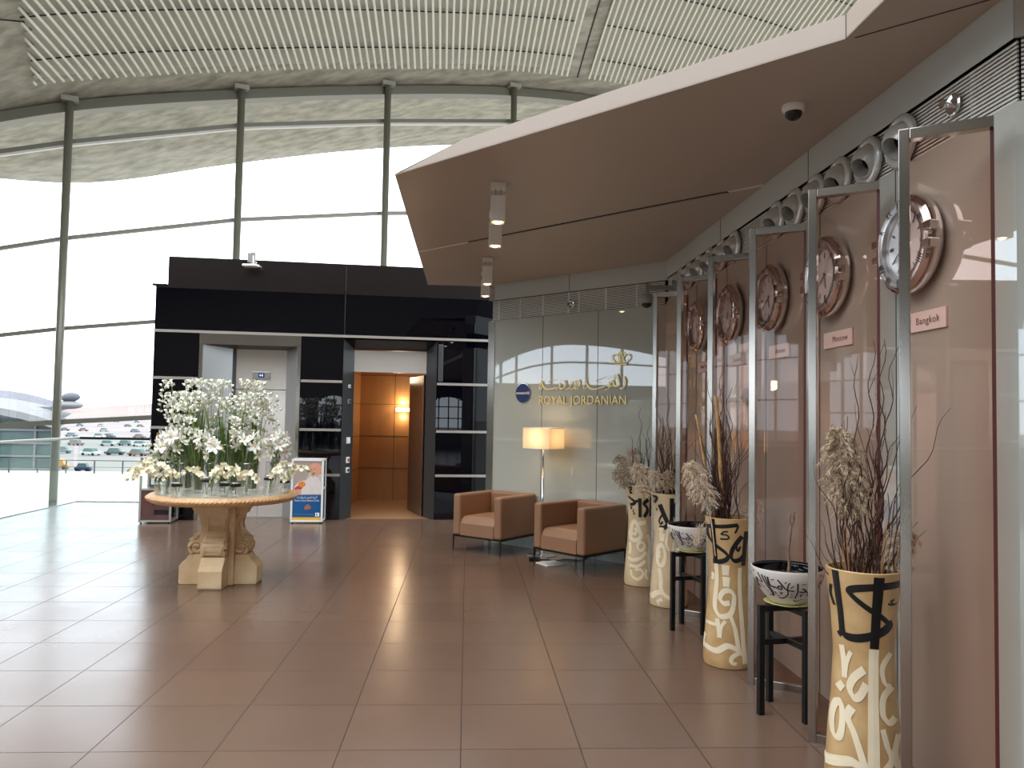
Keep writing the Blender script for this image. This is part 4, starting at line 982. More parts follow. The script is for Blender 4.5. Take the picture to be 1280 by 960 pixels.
vlab = ['tall waisted ochre vase with black and cream Arabic lettering, nearest one by the Bangkok screen', 'tall waisted ochre vase with cream loop and two diamonds, standing between the two bowls', 'tall ochre calligraphy vase just left of the farther bowl', 'tall pale calligraphy vase beside the right armchair, farthest of the four']
for i, ((x, y), (xc, R, yt, yb)) in enumerate(VASES):
    t = thing('calligraphy_vase', vlab[i], 'vase', (x, y, 0), 0, 'tall calligraphy vases')
    bd = vase_body(t, M['vase'] if i < 2 else M['vase_pale']); face = math.atan2(-y, -x)
    for nm, S, m, out in (('black_lettering', BL[i], M['ink'], .0016), ('cream_lettering', CR[i], M['vase_relief'], .0030)):
        b = B()
        for turn in (0, PI):
            f_ = vmap(xc, R, yt, yb, face+turn, out); 
            for pts, w, nb in S: stroke(b, pts, w*(1.34 if nm[0] == 'c' else 1.2), f_, nib=.45 if nb else 0, ang=.9, smooth=len(pts) > 2)
        b.make(nm, m, bd)
# ------------------------------------------------------------------ dried stems
def twig_mesh(rnd, L, lean, wob, branch=2):
    b = B()
    def go(p, d, L, r, depth):
        n = max(4, int(L/.05)); pts = [p]; rad = [r]; ph = rnd.uniform(0, 6.28); ph2 = rnd.uniform(0, 6.28); fr = rnd.uniform(16, 26)
        a = d.cross(Vector((0, 0, 1))); a = a.normalized() if a.length > .01 else Vector((1, 0, 0)); c = d.cross(a).normalized()
        for i in range(1, n+1):
            s_ = L*i/n; q = p+d*s_+a*wob*math.sin(fr*s_+ph)*min(1, s_*4)+c*wob*math.cos(fr*.8*s_+ph2)*min(1, s_*4)
            pts.append(q); rad.append(r*(1-.75*i/n))
        b.tube(pts, rad, 5)
        if depth > 0:
            for _ in range(branch):
                k = rnd.randint(n//3, n-2); dd = (d+a*rnd.uniform(-.45, .45)+c*rnd.uniform(-.45, .45)).normalized(); go(pts[k], dd, L*(1-k/n)*rnd.uniform(.6, .95), rad[k]*.8, depth-1)
    d = Vector((math.sin(lean), 0, math.cos(lean))); go(Vector((0, 0, 0)), d, L, .0058, 1)
    return b.data('dried_branch', M['twig'], True)
rnd = random.Random(11)
TW = [[twig_mesh(rnd, L, 0.0, .016 if L > .9 else .010, 2) for _ in range(4)] for L in (1.45, 1.1, .8, .55)]
def put(me, name, loc, lean, az, label, cat, group):
    o = bpy.data.objects.new(name, me); COL.objects.link(o); o.location = loc
    o.rotation_mode = 'XYZ'; o.matrix_world = Matrix.Translation(loc) @ Matrix.Rotation(az, 4, 'Z') @ Matrix.Rotation(lean, 4, 'Y') @ Matrix.Rotation(rnd.uniform(0, 6.28), 4, 'Z')
    return tag(o, label, cat, group)
wh = ['the nearest vase', 'the vase between the two bowls', 'the vase left of the farther bowl', 'the farthest vase by the armchair']
counts = [(5, 9, 16, 20), (5, 18, 30, 14), (3, 12, 14, 4), (2, 6, 8, 3)]
for i, ((x, y), _) in enumerate(VASES):
    for cls, n in enumerate(counts[i]):
        for j in range(n):
            a = rnd.uniform(0, 2*PI); r = rnd.uniform(.01, .07); ln = rnd.uniform(.0, .10 if cls < 2 else .17)
            if i == 1: a = rnd.gauss(PI*.95, .9); ln *= .8
            k = 1.0 if i != 3 else .8
            o = put(TW[cls][rnd.randint(0, 3)], 'dried_branch', (x+r*math.cos(a), y+r*math.sin(a), .63), ln, a+rnd.uniform(-.3, .3), 'thin dark twisted dry branch in %s' % wh[i], 'branch', 'dry branches in %s' % wh[i])
            o.scale = (1, 1, rnd.uniform(.85, 1.0)*k)
# straw bundle blades in the nearest vase
def straw_mesh(rnd, L):
    b = B(); w = .005; pts = []
    n = 5
    for i in range(n+1):
        s_ = i/n; pts.append((.03*s_*s_, 0, L*s_))
    b.tube(pts, [w, w, w*.9, w*.8, w*.5, .001], 4); return b.data('dried_straw', M['straw'])
SW = [straw_mesh(rnd, L) for L in (.55, .62, .48)]
for i, n in ((0, 16), (3, 9)):
    x, y = VASES[i][0]
    for j in range(n):
        a = rnd.uniform(0, 6.28) if i == 0 else rnd.gauss(3.6, .8); put(SW[j % 3], 'dried_straw', (x+.05*math.cos(a), y+.05*math.sin(a), .62), rnd.uniform(.02, .17), a, 'tan dry reed blade in %s' % wh[i], 'reed', 'dry reed blades in %s' % wh[i])
# bamboo canes
def cane(p0, p1, r, label):
    p0 = Vector(p0); p1 = Vector(p1); b = B(); n = 7; pts = []; rad = []
    for i in range(n*4+1):
        f = i/(n*4); pts.append(p0.lerp(p1, f)+Vector((.006*math.sin(f*9), 0, 0))); rad.append(r*(1-.3*f)*(1.18 if i % 4 == 0 else 1))
    b.tube(pts, rad, 8); o = b.make('bamboo_cane', M['cane'], None, smooth=True); tag(o, label, 'cane'); return o
cane((1.83, 5.28, .62), (1.71, 5.26, 1.83), .017, 'thick tan bamboo cane rising from the vase between the two bowls')
cane((1.80, 5.30, .62), (1.615, 5.40, 1.70), .010, 'thin leaning tan cane left of the thick bamboo cane')
# pampas plumes
def pampas_mesh(rnd, L, R, m, stem=.35, n=60, droop=.0, lump=.3):
    """feathery plume: many short drooping side sprays, each a tuft of fine hairs"""
    b = B()
    ax = catmull([(0, 0, 0), (.0, 0, stem), (droop*.35, 0, stem+L*.5), (droop, 0, stem+L*(1-abs(droop)*.8))], 10)
    b.tube(ax, .004, 5); tot = len(ax)-1; s0 = stem/(stem+L)
    for i in range(n):
        u = (i+rnd.random())/n; f = s0+(1-s0)*u; k = f*tot; k0 = min(int(k), tot-1); p = Vector(ax[k0]).lerp(Vector(ax[k0+1]), k-k0); d = (Vector(ax[k0+1])-Vector(ax[k0])).normalized()
        env = R*(.25+1.0*math.sin(PI*min(1, .10+u*.88))**.8)*rnd.uniform(.7, 1.2)
        a = i*2.4+rnd.uniform(-.5, .5); side = Vector((math.cos(a), math.sin(a), 0)); side = (side-d*side.dot(d)).normalized()
        q = [p+side*env*t_+d*env*(.9*t_-.75*t_*t_)+Vector((0, 0, -env*.35*t_**3)) for t_ in (0, .2, .4, .6, .8, 1.0)]
        for j in range(52):
            g = rnd.uniform(.12, 1.0); kk = min(int(g*5), 4); c = q[kk].lerp(q[kk+1], g*5-kk); dr = (q[kk+1]-q[kk]).normalized()
            ln = rnd.uniform(.012, .028)*(1.25-.5*g); v = (dr*.8+Vector((rnd.uniform(-1, 1), rnd.uniform(-1, 1), rnd.uniform(-1, 1)))*.75).normalized()
            w = v.cross(Vector((rnd.uniform(-1, 1), rnd.uniform(-1, 1), rnd.uniform(-1, 1)))); w = w.normalized()*rnd.uniform(.0010, .0020) if w.length > .01 else Vector((.001, 0, 0))
            t2 = c+v*ln+Vector((0, 0, -ln*.3)); b.poly([c-w, c+w, t2+w*.4, t2-w*.4])
    return b.data('pampas', m)
pm_big = pampas_mesh(rnd, .40, .072, M['pampas'], .27, 100, .03, .3)
pm_pale = pampas_mesh(rnd, .40, .085, M['pampas_light'], .28, 75, .10, .3)
pm_sm = pampas_mesh(rnd, .32, .075, M['pampas'], .24, 55, .05, .3)
pm_ps = pampas_mesh(rnd, .28, .075, M['pampas_light'], .26, 55, .08, .3)
def plume(me, loc, lean, az, sc_, label, grp=None):
    o = bpy.data.objects.new('pampas_plume', me); COL.objects.link(o); o.matrix_world = Matrix.Translation(loc) @ Matrix.Rotation(az, 4, 'Z') @ Matrix.Rotation(lean, 4, 'Y') @ Matrix.Scale(sc_, 4); tag(o, label, 'pampas grass', grp); return o
plume(pm_big, (1.815, 3.50, .84), .10, PI*1.08, 1.2, 'large greyish brown pampas plume in the nearest vase')
plume(pm_sm, (1.88, 3.44, .70), .16, -.5, .9, 'small drooping brown plume at the right of the nearest vase')
plume(pm_pale, (1.70, 5.20, .74), .14, PI*1.02, 1.0, 'long cream pampas plume at the left of the vase between the bowls')
plume(pm_pale, (1.68, 5.18, 1.06), 2.5, PI*1.05, .42, 'cream plume tip drooping over the farther bowl')
plume(pm_ps, (1.89, 5.30, .70), .22, .1, .8, 'faint cream plume at the right of the vase between the bowls')
for i, (ln, az, s_, me) in enumerate(((.75, 3.5, .75, pm_ps), (.45, 2.9, .95, pm_ps), (.42, 4.4, .8, pm_sm), (.40, 5.3, .8, pm_ps), (.2, 3.4, .75, pm_ps))):
    plume(me, (1.84+.04*math.cos(az), 6.93+.04*math.sin(az), .82), ln, az, s_, 'fluffy pale pampas plume spilling over the vase left of the farther bowl', 'plumes in the vase left of the farther bowl')
for i, (ln, az, s_, me) in enumerate(((.33, 3.3, 1.0, pm_sm), (.62, 3.6, .85, pm_sm), (.05, 2.0, 1.1, pm_ps), (.45, 4.4, .8, pm_sm))):
    plume(me, (1.78+.04*math.cos(az), 7.78+.04*math.sin(az), .78), ln, az, s_, 'brown pampas plume in the farthest vase by the armchair', 'plumes in the farthest vase')
# ------------------------------------------------------------------ plant stands with bowls
def make_stand():
    t = thing('plant_stand', '', 'plant stand'); R = .172; H = .615; s_ = .0165
    for k in range(4):
        a = PI/2*k; b = B(); b.box((R*math.cos(a)-s_, R*math.sin(a)-s_, 0), (R*math.cos(a)+s_, R*math.sin(a)+s_, H)); b.make('leg', M['black_metal'], t, bevel=.002)
    for z in (.405, .592):
        b = B(); b.box((-R, -.013, z-.015), (R, .013, z+.015)); b.make('cross_bar', M['black_metal'], t)
        b = B(); b.box((-.013, -R, z-.014), (.013, R, z+.014)); b.make('cross_bar', M['black_metal'], t)
    return t
def bowlr(z): 
    u = max(0, min(1, z/.20)); return .085+.115*math.sin(u*PI/2)**.85
SB = [
 ([(250, 290), (275, 380), (290, 450)], 9), ([(300, 310), (335, 450), (385, 600), (395, 640), (360, 660), (330, 640)], 10), ([(340, 320), (365, 450), (400, 570), (405, 640), (380, 668)], 9), ([(380, 330), (385, 420), (400, 480), (440, 492), (480, 498)], 12), ([(480, 498), (520, 520), (560, 520), (555, 470), (520, 465), (505, 500)], 10), ([(510, 355), (560, 430), (600, 490), (640, 525), (700, 535), (750, 545)], 12), ([(680, 395), (655, 430), (645, 520), (650, 600), (610, 660), (550, 690), (480, 690)], 10), ([(780, 395), (790, 480), (800, 560), (790, 640), (780, 680)], 12), ([(760, 710), (820, 740), (880, 725), (925, 690)], 8), ([(820, 545), (870, 555), (910, 550), (885, 500), (850, 500)], 12), ([(885, 500), (925, 540), (960, 580)], 10), ([(835, 415), (865, 412), (895, 418)], 7), ([(415, 380), (445, 365), (470, 362)], 6), ([(605, 410), (620, 395), (625, 380)], 8), ([(690, 490), (705, 470), (735, 445)], 8), ([(520, 565), (540, 610), (545, 620)], 9), ([(545, 620), (552, 590), (570, 570)], 7), ([(855, 595), (875, 650)], 9), ([(875, 650), (885, 610), (905, 595)], 7), ([(445, 575), (455, 600), (445, 620)], 7), ([(480, 640), (490, 660)], 10), ([(710, 590), (720, 605), (705, 612)], 7), ([(675, 665), (710, 660), (740, 650)], 6), ([(435, 520), (440, 526)], 9), ([(220, 380), (240, 430), (285, 450)], 8), ([(250, 480), (280, 530), (300, 545)], 7), ([(310, 580), (330, 600)], 8), ([(190, 270), (200, 300)], 7), ([(965, 400), (985, 520), (975, 640)], 11), ([(1020, 420), (1060, 500), (1040, 600)], 9), ([(1010, 540), (1050, 545), (1085, 520)], 8), ([(1090, 380), (1080, 470), (1095, 560)], 9)]
def make_bowl(face, name, label, loc):
    t = thing(name, label, 'bowl', loc)
    zs = [i/16*.20 for i in range(17)]
    b = B(); b.lathe([(0, 0), (.08, 0)]+[(bowlr(z), z+.002) for z in zs]+[(.199, .204), (.196, .2045)], 56); bd = shade_auto(b.make('outer_shell', M['bowl_white'], t), .9)
    b = B(); b.lathe([(.196, .2045), (.192, .200)]+[(bowlr(z)-.008, z+.002) for z in reversed(zs[8:])], 56); b.make('inner_glaze', M['bowl_black'], t, smooth=True)
    b = B(); b.lathe([(0, .150), (.10, .150), (bowlr(.148)-.009, .146)], 40); b.make('soil', M['soil'], t, smooth=True)
    def f(x, y):
        z = max(.01, .198*(830-y)/(830-230)+.0); s_ = max(-.99, min(.99, (x-640)/490)); a = face+math.asin(s_)
        r = bowlr(z)+.0022; return (r*math.cos(a), r*math.sin(a), z+.002)
    b = B()
    for tn in (0, 2.1, 4.2):
        f_ = lambda x, y: f(x, y)
        for pts, w in SB:
            def g(x, y): 
                z = max(.01, .198*(830-y)/(830-230)); s_ = max(-.99, min(.99, (x-640)/490)); a = face+tn+math.asin(s_)*(1 if tn == 0 else .9)
                r = bowlr(z)+.0022; return (r*math.cos(a), r*math.sin(a), z+.002)
            stroke(b, pts, w*1.9, g, smooth=len(pts) > 2)
    b.make('black_lettering', M['ink'], bd)
    return t
def make_saucer(label, loc):
    t = thing('saucer', label, 'saucer', loc)
    b = B(); b.lathe([(0, .0), (.075, .0), (.085, .006), (.128, .016), (.131, .019), (.128, .021), (.085, .012), (0, .010)], 44); b.make('dish', M['saucer'], t, smooth=True)
S1 = (1.86, 4.395); S2 = (1.815, 6.115)
st = make_stand(); st.location = (S1[0], S1[1], 0); st.rotation_euler = (0, 0, .21+PI); st['label'] = 'black square tube plant stand in front of the nearer bowl screens'; 
st['label'] = 'black square tube plant stand carrying the nearer lettered bowl'
s2 = copy_tree(st, None, 'black square tube plant stand carrying the farther lettered bowl', (S2[0], S2[1], 0), .21)
for i, (sx, sy) in enumerate((S1, S2)):
    wn = ('nearer', 'farther')[i]
    make_saucer('yellowish green saucer under the %s lettered bowl' % wn, (sx, sy, .6075))
    make_bowl(math.atan2(-sy, -sx), 'lettered_bowl', 'white bowl with black Arabic script and black inside, on the %s stand' % wn, (sx, sy, .622))
rn = random.Random(5)
b = B(); pts = catmull([(0, 0, 0), (.006, .0, .08), (.002, .004, .16), (.012, 0, .25), (.018, 0, .30)], 6); b.tube(pts, [.008 if i % 4 else .0105 for i in range(len(pts))], 8)
b.tube(catmull([(.018, 0, .30), (.008, 0, .335), (.014, 0, .37)], 5), [.006]*10+[.003], 6); b.tube(catmull([(.018, 0, .30), (.034, 0, .33), (.034, 0, .37), (.044, 0, .385)], 5), [.006]*15+[.002], 6)
o = b.make('bare_plant_stem', mat('bare_bark', rgb(128, 100, 82), .7, noise=.25, nscale=60), None, smooth=True, loc=(S1[0]+.0, S1[1]-.01, .76)); tag(o, 'bare forked dry plant stem standing in the nearer bowl', 'plant stem')
b = B(); b.tube(catmull([(0, 0, 0), (.004, 0, .08), (-.004, 0, .15)], 5), .006, 6); o = b.make('bare_plant_stem', M['twig'], None, smooth=True, loc=(S2[0]+.01, S2[1]-.03, .76)); tag(o, 'short bare stem standing in the farther bowl', 'plant stem')
# ------------------------------------------------------------------ stone table
TC_ = (-2.37, 7.76); TZ = .875
t = thing('stone_table', 'round pale stone table on a carved four scroll pedestal, covered with white flowers', 'table', (TC_[0], TC_[1], 0))
b = B(); R = .695
b.lathe([(0, TZ), (R-.075, TZ)], 72); b.make('table_top', M['stone_top'], t)
b = B(); prof = [(R-.075, TZ), (R-.03, TZ-.004), (R-.008, TZ-.018), (R, TZ-.036), (R-.006, TZ-.054), (R-.026, TZ-.066), (R-.04, TZ-.078), (R-.10, TZ-.086), (0, TZ-.086)]
b.lathe(prof, 72); te = shade_auto(b.make('moulded_edge', M['stone_edge'], t), .8)
b = B()
def rope(u, v):
    a = 2*PI*u; r = R-.004+.007*math.sin(PI*v)*(1+.6*math.sin(110*a+v*2.5)); return (r*math.cos(a), r*math.sin(a), TZ-.020-.026*v)
b.grid(rope, 720, 5)
b.make('rope_carving', M['stone_edge'], te)
# pedestal: four scroll arms (profile in r,z extruded sideways)
def arm(ang, wd):
    ca, sa = math.cos(ang), math.sin(ang)
    T = lambda r, s_, z: (r*ca-s_*sa, r*sa+s_*ca, z)
    ap = bpy.data.objects.new('scroll_leg', B().data('x', M['stone'])) if False else None
    # outline of the arm seen from the side: (r, z), outer edge from the top down
    cap = [(0, .79), (.27, .79), (.27, .765), (.255, .75), (.255, .715), (.235, .70), (.235, .672), (0, .672)]
    curve = [(.205, .672), (.205, .645), (.185, .61), (.175, .57), (.19, .52), (.235, .465), (.285, .43), (.275, .415), (.292, .385), (.292, .345), (.272, .305), (.24, .285)]
    base = [(.275, .285), (.30, .245), (.335, .215), (.355, .19), (.368, .17), (.368, .02), (.36, 0), (0, 0), (0, .285)]
    def ext(bd, poly, hw):
        n = len(bd.v); k = len(poly)
        for s_ in (-hw, hw):
            for (r, z) in poly: bd.v.append(T(r, s_, z))
        bd.face([n+i for i in range(k)]); bd.face([n+k+i for i in range(k-1, -1, -1)])
        for i in range(k): j = (i+1) % k; bd.face([n+j, n+i, n+k+i, n+k+j])
    b = B(); ext(b, cap, wd+.022); 
    ext(b, [(0, .672)]+curve+[(0, .285)], wd)
    ext(b, base, wd+.012); o = b.make('scroll_leg', M['stone'], t, bevel=.006, seg=2)
    # raised scroll volutes on the sides and a panel on the front
    for s_ in (-1, 1):
        b = B(); pts = []
        for i in range(34):
            a = -PI*.35+i/33*PI*3.4; rr = .072*(1-i/33*.78); pts.append(T(.205+rr*math.cos(a), s_*(wd+.002), .352+rr*math.sin(a)))
        b.tube(pts, [.017]*len(pts), 6)
        up = catmull([(.235, .43), (.165, .50), (.148, .57), (.165, .63), (.178, .665)], 6); b.tube([T(r, s_*(wd+.001), z) for r, z in up], .013, 5)
        b.tube([T(.205+.010*math.cos(a_), s_*(wd+.004), .352+.010*math.sin(a_)) for a_ in (0, 2, 4, 6.28)], .012, 6)
        b.make('volute', M['stone'], o, smooth=True)
    b = B()
    w2 = wd-.02
    fr = [(.203, .64), (.190, .605), (.182, .57), (.197, .52)]
    for s_ in (-1, 1): b.tube([T(r, s_*w2, z) for r, z in fr], .006, 5)
    b.tube([T(.203, -w2, .64), T(.203, w2, .64)], .006, 5); b.tube([T(.240, -w2, .47), T(.240, w2, .47)], .006, 5)
    for z_, r_ in ((.39, .290), (.315, .281)): b.tube([T(r_, -w2, z_), T(r_, w2, z_)], .006, 5)
    for s_ in (-1, 1): b.tube([T(.292, s_*w2, .39), T(.296, s_*w2, .35), T(.282, s_*w2, .315)], .006, 5)
    b.make('carved_panel', M['stone'], o, smooth=True)
for k in range(4): arm(-PI/2+k*PI/2+.02, .098)
b = B(); b.box((-.16, -.16, 0), (.16, .16, .785)); b.make('core', M['stone'], t, bevel=.01)
# ------------------------------------------------------------------ glass vases
TX, TY = TC_
rf_ = random.Random(3)
def make_cyl(r, h, name='glass_cylinder', water=.3, ribbon=False):
    t = thing(name, '', 'glass vase')
    b = B(); b.lathe([(r-.006, .012), (r, .004), (r, h)], 24); b.lathe([(0, .004), (r, .004)], 24); b.lathe([(r, h), (r-.003, h+.003), (r-.005, h), (r-.005, .012), (0, .012)], 24); b.make('glass_wall', M['vase_glass'], t, smooth=True)
    b = B(); b.lathe([(r+.0012, h-.0025), (r+.001, h+.001), (r-.002, h+.0035)], 24); b.make('rim', M['chrome'], t, smooth=True)
    if ribbon:
        zr = h*.82; b = B(); b.lathe([(r+.001, zr-.010), (r+.003, zr-.010), (r+.003, zr+.010), (r+.001, zr+.010)], 24); b.obox((0, -r-.006, zr), (.014, 0, .002), (0, .004, 0), (0, 0, .009)); b.make('ribbon', M['ribbon'], t)
    return t
tall = []; mid_v = []; jar = []
T1 = make_cyl(.062, .46); T2 = make_cyl(.048, .30); T3 = make_cyl(.045, .135, 'ribbon_jar', ribbon=True); T4 = make_cyl(.043, .19, 'ribbon_jar', ribbon=True)
tp = [(-.36, .02), (-.20, -.14), (-.02, .05), (.13, -.16), (.26, .04), (-.18, .16), (.10, .22)]
for i, (x, y) in enumerate(tp):
    o = T1 if i == 0 else copy_tree(T1); o.location = (TX+x, TY+y, TZ); o['label'] = 'tall clear glass cylinder packed with green stems on the stone table'; o['group'] = 'tall glass cylinders on the stone table'; tall.append((x, y))
mp_ = [(-.47, -.20), (-.30, -.36), (.0, -.36), (.30, -.30), (.45, -.02), (-.52, .12), (.42, .26)]
for i, (x, y) in enumerate(mp_):
    o = T2 if i == 0 else copy_tree(T2); o.location = (TX+x, TY+y, TZ); o['label'] = 'medium clear glass cylinder holding lilies on the stone table'; o['group'] = 'medium glass cylinders on the stone table'; mid_v.append((x, y))
jp = [(-.58, -.10, 0), (-.46, -.38, 1), (-.25, -.56, 0), (.02, -.57, 1), (-.08, -.50, 0), (.26, -.51, 0), (.50, -.28, 1), (.60, -.06, 0), (-.64, .06, 0)]
for i, (x, y, k) in enumerate(jp):
    if i == 4: x, y = .14, -.44
    src = (T3, T4)[k]; used_ = src.get('used', 0); o = src if not used_ else copy_tree(src); src['used'] = 1
    if 'used' in o and o is not src: del o['used']
    o.location = (TX+x, TY+y, TZ); o['label'] = 'small glass jar tied with a black ribbon near the edge of the stone table'; o['group'] = 'ribbon jars on the stone table'; jar.append((x, y, (.135, .19)[k]))
for s_ in (T3, T4):
    if 'used' in s_: del s_['used']
# ------------------------------------------------------------------ flowers
def petal(b, c, d, u, L, w, curl=.3):
    """one petal from c along d, widening sideways along d x u, curling towards u"""
    s_ = d.cross(u).normalized(); p = []
    for f, ww in ((0, .15), (.35, .8), (.7, 1.0), (1.0, .12)):
        q = c+d*L*f+u*L*(curl*(1-(1-f)**2) if False else -curl*f*f+.25*f); p.append((q-s_*w*ww*.5, q+s_*w*ww*.5))
    for i in range(3): b.poly([p[i][0], p[i+1][0], p[i+1][1], p[i][1]])
def flower(b, c, ax, R, n=5, w=.6, curl=.35, cup=.6):
    ax = ax.normalized(); a = ax.cross(Vector((.3, .1, 1))).normalized(); e = ax.cross(a)
    for k in range(n):
        t_ = 2*PI*k/n; d = (a*math.cos(t_)+e*math.sin(t_)+ax*cup).normalized(); petal(b, c, d, ax, R, R*w, curl)
def rv(r): return Vector((rf_.uniform(-1, 1), rf_.uniform(-1, 1), rf_.uniform(-1, 1)))*r
def tall_stem_data(H, bend):
    st_ = B(); fl_ = B(); lf_ = B()
    pts = catmull([(0, 0, .02), (.01, 0, H*.45), (.03, .01, H*.72), (.03+bend*.3, .0, H*.93), (.03+bend*.8, -.01, H), (.04+bend*1.3, 0, H*.94), (.04+bend*1.55, 0, H*.82)], 7)
    st_.tube(pts, [.0036*(1-.6*i/len(pts)) for i in range(len(pts))], 5)
    n = len(pts)
    for j in range(15):
        i = int(n*.52+(n*.47)*j/14); p = Vector(pts[min(i, n-1)])
        side = Vector((math.cos(j*2.4), math.sin(j*2.4), -.15-.2*rf_.random()))
        q = p+side*.022; fl_r = .034*(1-.35*j/14); flower(fl_, q, side+Vector((0, 0, -.7)), fl_r, 5, .75, .2, .8)
        fl_.blob(q+side*.004+Vector((0, 0, -.008)), (.010, .010, .014), 6, 4)
    for j in range(5):
        a = rf_.uniform(0, 6.28); L = H*rf_.uniform(.55, .82); w = .009; d = Vector((math.cos(a), math.sin(a), 0)); s_ = Vector((-d.y, d.x, 0)); lean = rf_.uniform(.03, .10)
        P = [d*(.008+lean*(f*f)*1.0)+Vector((0, 0, .02+L*f)) for f in (0, .35, .7, 1)]
        W = (1, 1, .8, .05)
        for i in range(3): lf_.poly([P[i]-s_*w*W[i], P[i]+s_*w*W[i], P[i+1]+s_*w*W[i+1], P[i+1]-s_*w*W[i+1]])
    return st_.data('stem', M['stem'], True), fl_.data('bells', M['petal'], False), lf_.data('leaves', M['leafm'])
def lily_data(H):
    st_ = B(); fl_ = B(); lf_ = B(); sm = B()
    st_.tube(catmull([(0, 0, .02), (.01, 0, H*.5), (.03, 0, H)], 6), .004, 5)
    top = Vector((.03, 0, H))
    for k, (d, L) in enumerate((((.8, -.2, .35), .085), ((-.5, -.6, .5), .08), ((-.1, .8, .5), .08), ((.2, -.8, -.0), .075))):
        d = Vector(d).normalized(); c = top+d*.05+Vector((0, 0, -.02*k)); st_.tube([top+Vector((0, 0, -.03*k)), c], .003, 4)
        flower(fl_, c, d, L, 6, .36, .35, .55); 
        for q in range(5): e = (d+rv(.28)).normalized(); sm.tube([c, c+e*L*.55], .0012, 3); sm.blob(c+e*L*.56, .004, 5, 3)
    b_ = top+Vector((.0, .0, .05)); fl_.tube([top, b_+Vector((0, 0, .02)), b_+Vector((0, 0, .05))], [.004, .011, .003], 6)
    for j in range(14):
        z = H*(.45+.5*j/14); a = j*2.4; d = Vector((math.cos(a), math.sin(a), .35)).normalized(); petal(lf_, Vector((.02, 0, z)), d, Vector((0, 0, 1)), .085, .018, .3)
    return st_.data('stem', M['stem'], True), fl_.data('blooms', M['petal']), lf_.data('leaves', M['leafm']), sm.data('stamens', M['stamen'])
def orchid_data(L, up):
    st_ = B(); fl_ = B()
    pts = catmull([(0, 0, .02), (.015, 0, .12), (.06, 0, .20+up*.4), (.14, 0, .23+up), (.14+L, 0, .16+up)], 7)
    st_.tube(pts, .0025, 5); n = len(pts)
    for j in range(13):
        i = int(n*.42+(n*.57)*j/12); p = Vector(pts[min(n-1, i)]); s_ = 1 if j % 2 else -1
        d = Vector((.2, s_*.8, rf_.uniform(-.2, .7))).normalized(); c = p+d*.018; flower(fl_, c, d, .034*(1-.3*j/12), 5, .8, .15, .35)
    return st_.data('stem', M['stem'], True), fl_.data('blossoms', M['petal_cream'])
def make_flower(name, parts):
    t = thing(name, '', 'flower')
    for nm, me in parts: o = bpy.data.objects.new(nm, me); COL.objects.link(o); o.parent = t
    return t
TS = [make_flower('flower_stem', list(zip(('stem', 'bells', 'leaves'), tall_stem_data(H, bd)))) for H, bd in ((1.10, .07), (.98, .12), (.86, .13), (.74, .09), (.92, .05), (.62, .09))]
LS = [make_flower('lily_stem', list(zip(('stem', 'blooms', 'leaves', 'stamens'), lily_data(H)))) for H in (.44, .52)]
OS = [make_flower('orchid_spray', list(zip(('stem', 'blossoms'), orchid_data(L, u)))) for L, u in ((.12, .02), (.15, .06), (.09, .0))]
def put_flower(src, loc, az, lean, label, grp):
    o = src if not src.get('label') else copy_tree(src); o['label'] = label; o['group'] = grp; o['category'] = 'flower'
    o.matrix_world = Matrix.Translation(loc) @ Matrix.Rotation(az, 4, 'Z') @ Matrix.Rotation(lean, 4, 'Y')
for s_ in TS+LS+OS:
    if 'label' in s_: del s_['label']
k = 0
for (x, y) in tall:
    for j in range(11):
        a = rf_.uniform(0, 2*PI); r = rf_.uniform(0, .035)
        out = math.atan2(y, x+.03); az = out+rf_.gauss(0, 1.1)
        put_flower(TS[k % 6], (TX+x+r*math.cos(a), TY+y+r*math.sin(a), TZ+.012), az, rf_.uniform(-.02, .12), 'tall arching stem with hanging white bells in the tall glass cylinders', 'tall white flower stems'); k += 1
k = 0
for (x, y) in mid_v:
    for j in range(3):
        az = math.atan2(y, x)+rf_.gauss(0, .8); put_flower(LS[k % 2], (TX+x, TY+y, TZ+.012), az, rf_.uniform(.02, .16), 'white lily stem with open trumpet blooms at middle height of the arrangement', 'white lilies'); k += 1
k = 0
for (x, y, h) in jar:
    for j in range(2):
        az = math.atan2(y, x)+rf_.gauss(0, .5)+(.6 if j else -.6); put_flower(OS[k % 3], (TX+x, TY+y, TZ+.012), az, rf_.uniform(-.02, .12), 'low cream orchid spray leaning out over the table edge from a ribbon jar', 'cream orchid sprays'); k += 1
# ------------------------------------------------------------------ balustrade
t = thing('glass_balustrade', 'clear glass balustrade with a metal handrail along the left floor edge', 'balustrade', (-7, 14.3, 0))
b = B(); ys = [-14, -11, -8, -5.5, -3.2, -.9, 1.4, 3.7, 6.0, 8.2, 10.3, 12.35, 14.25]
for a, c in zip(ys, ys[1:]): b.box((-.006, a-14.3+.008, -.20), (.006, c-14.3-.008, 1.12))
b.make('glass_panel', M['rail_glass'], t)
b = B(); b.box((0.0, .092, -.2), (1.04, .104, 1.12)); b.box((1.06, .092, -.2), (2.10, .104, 1.12)); b.make('glass_panel', M['rail_glass'], t)
b = B(); b.box((-.03, -28.3, 1.12), (.03, .10, 1.165)); b.make('handrail', M['alu'], t, bevel=.008)
b = B(); b.box((.03, .07, 1.12), (2.12, .13, 1.165)); b.make('dark_handrail', M['black_metal'], t, bevel=.008)
b = B(); b.box((.012, -28.3, 0.0), (.03, .08, .012)); b.box((.02, .075, 0), (2.1, .09, .012)); b.make('floor_channel', M['steel_dull'], t)
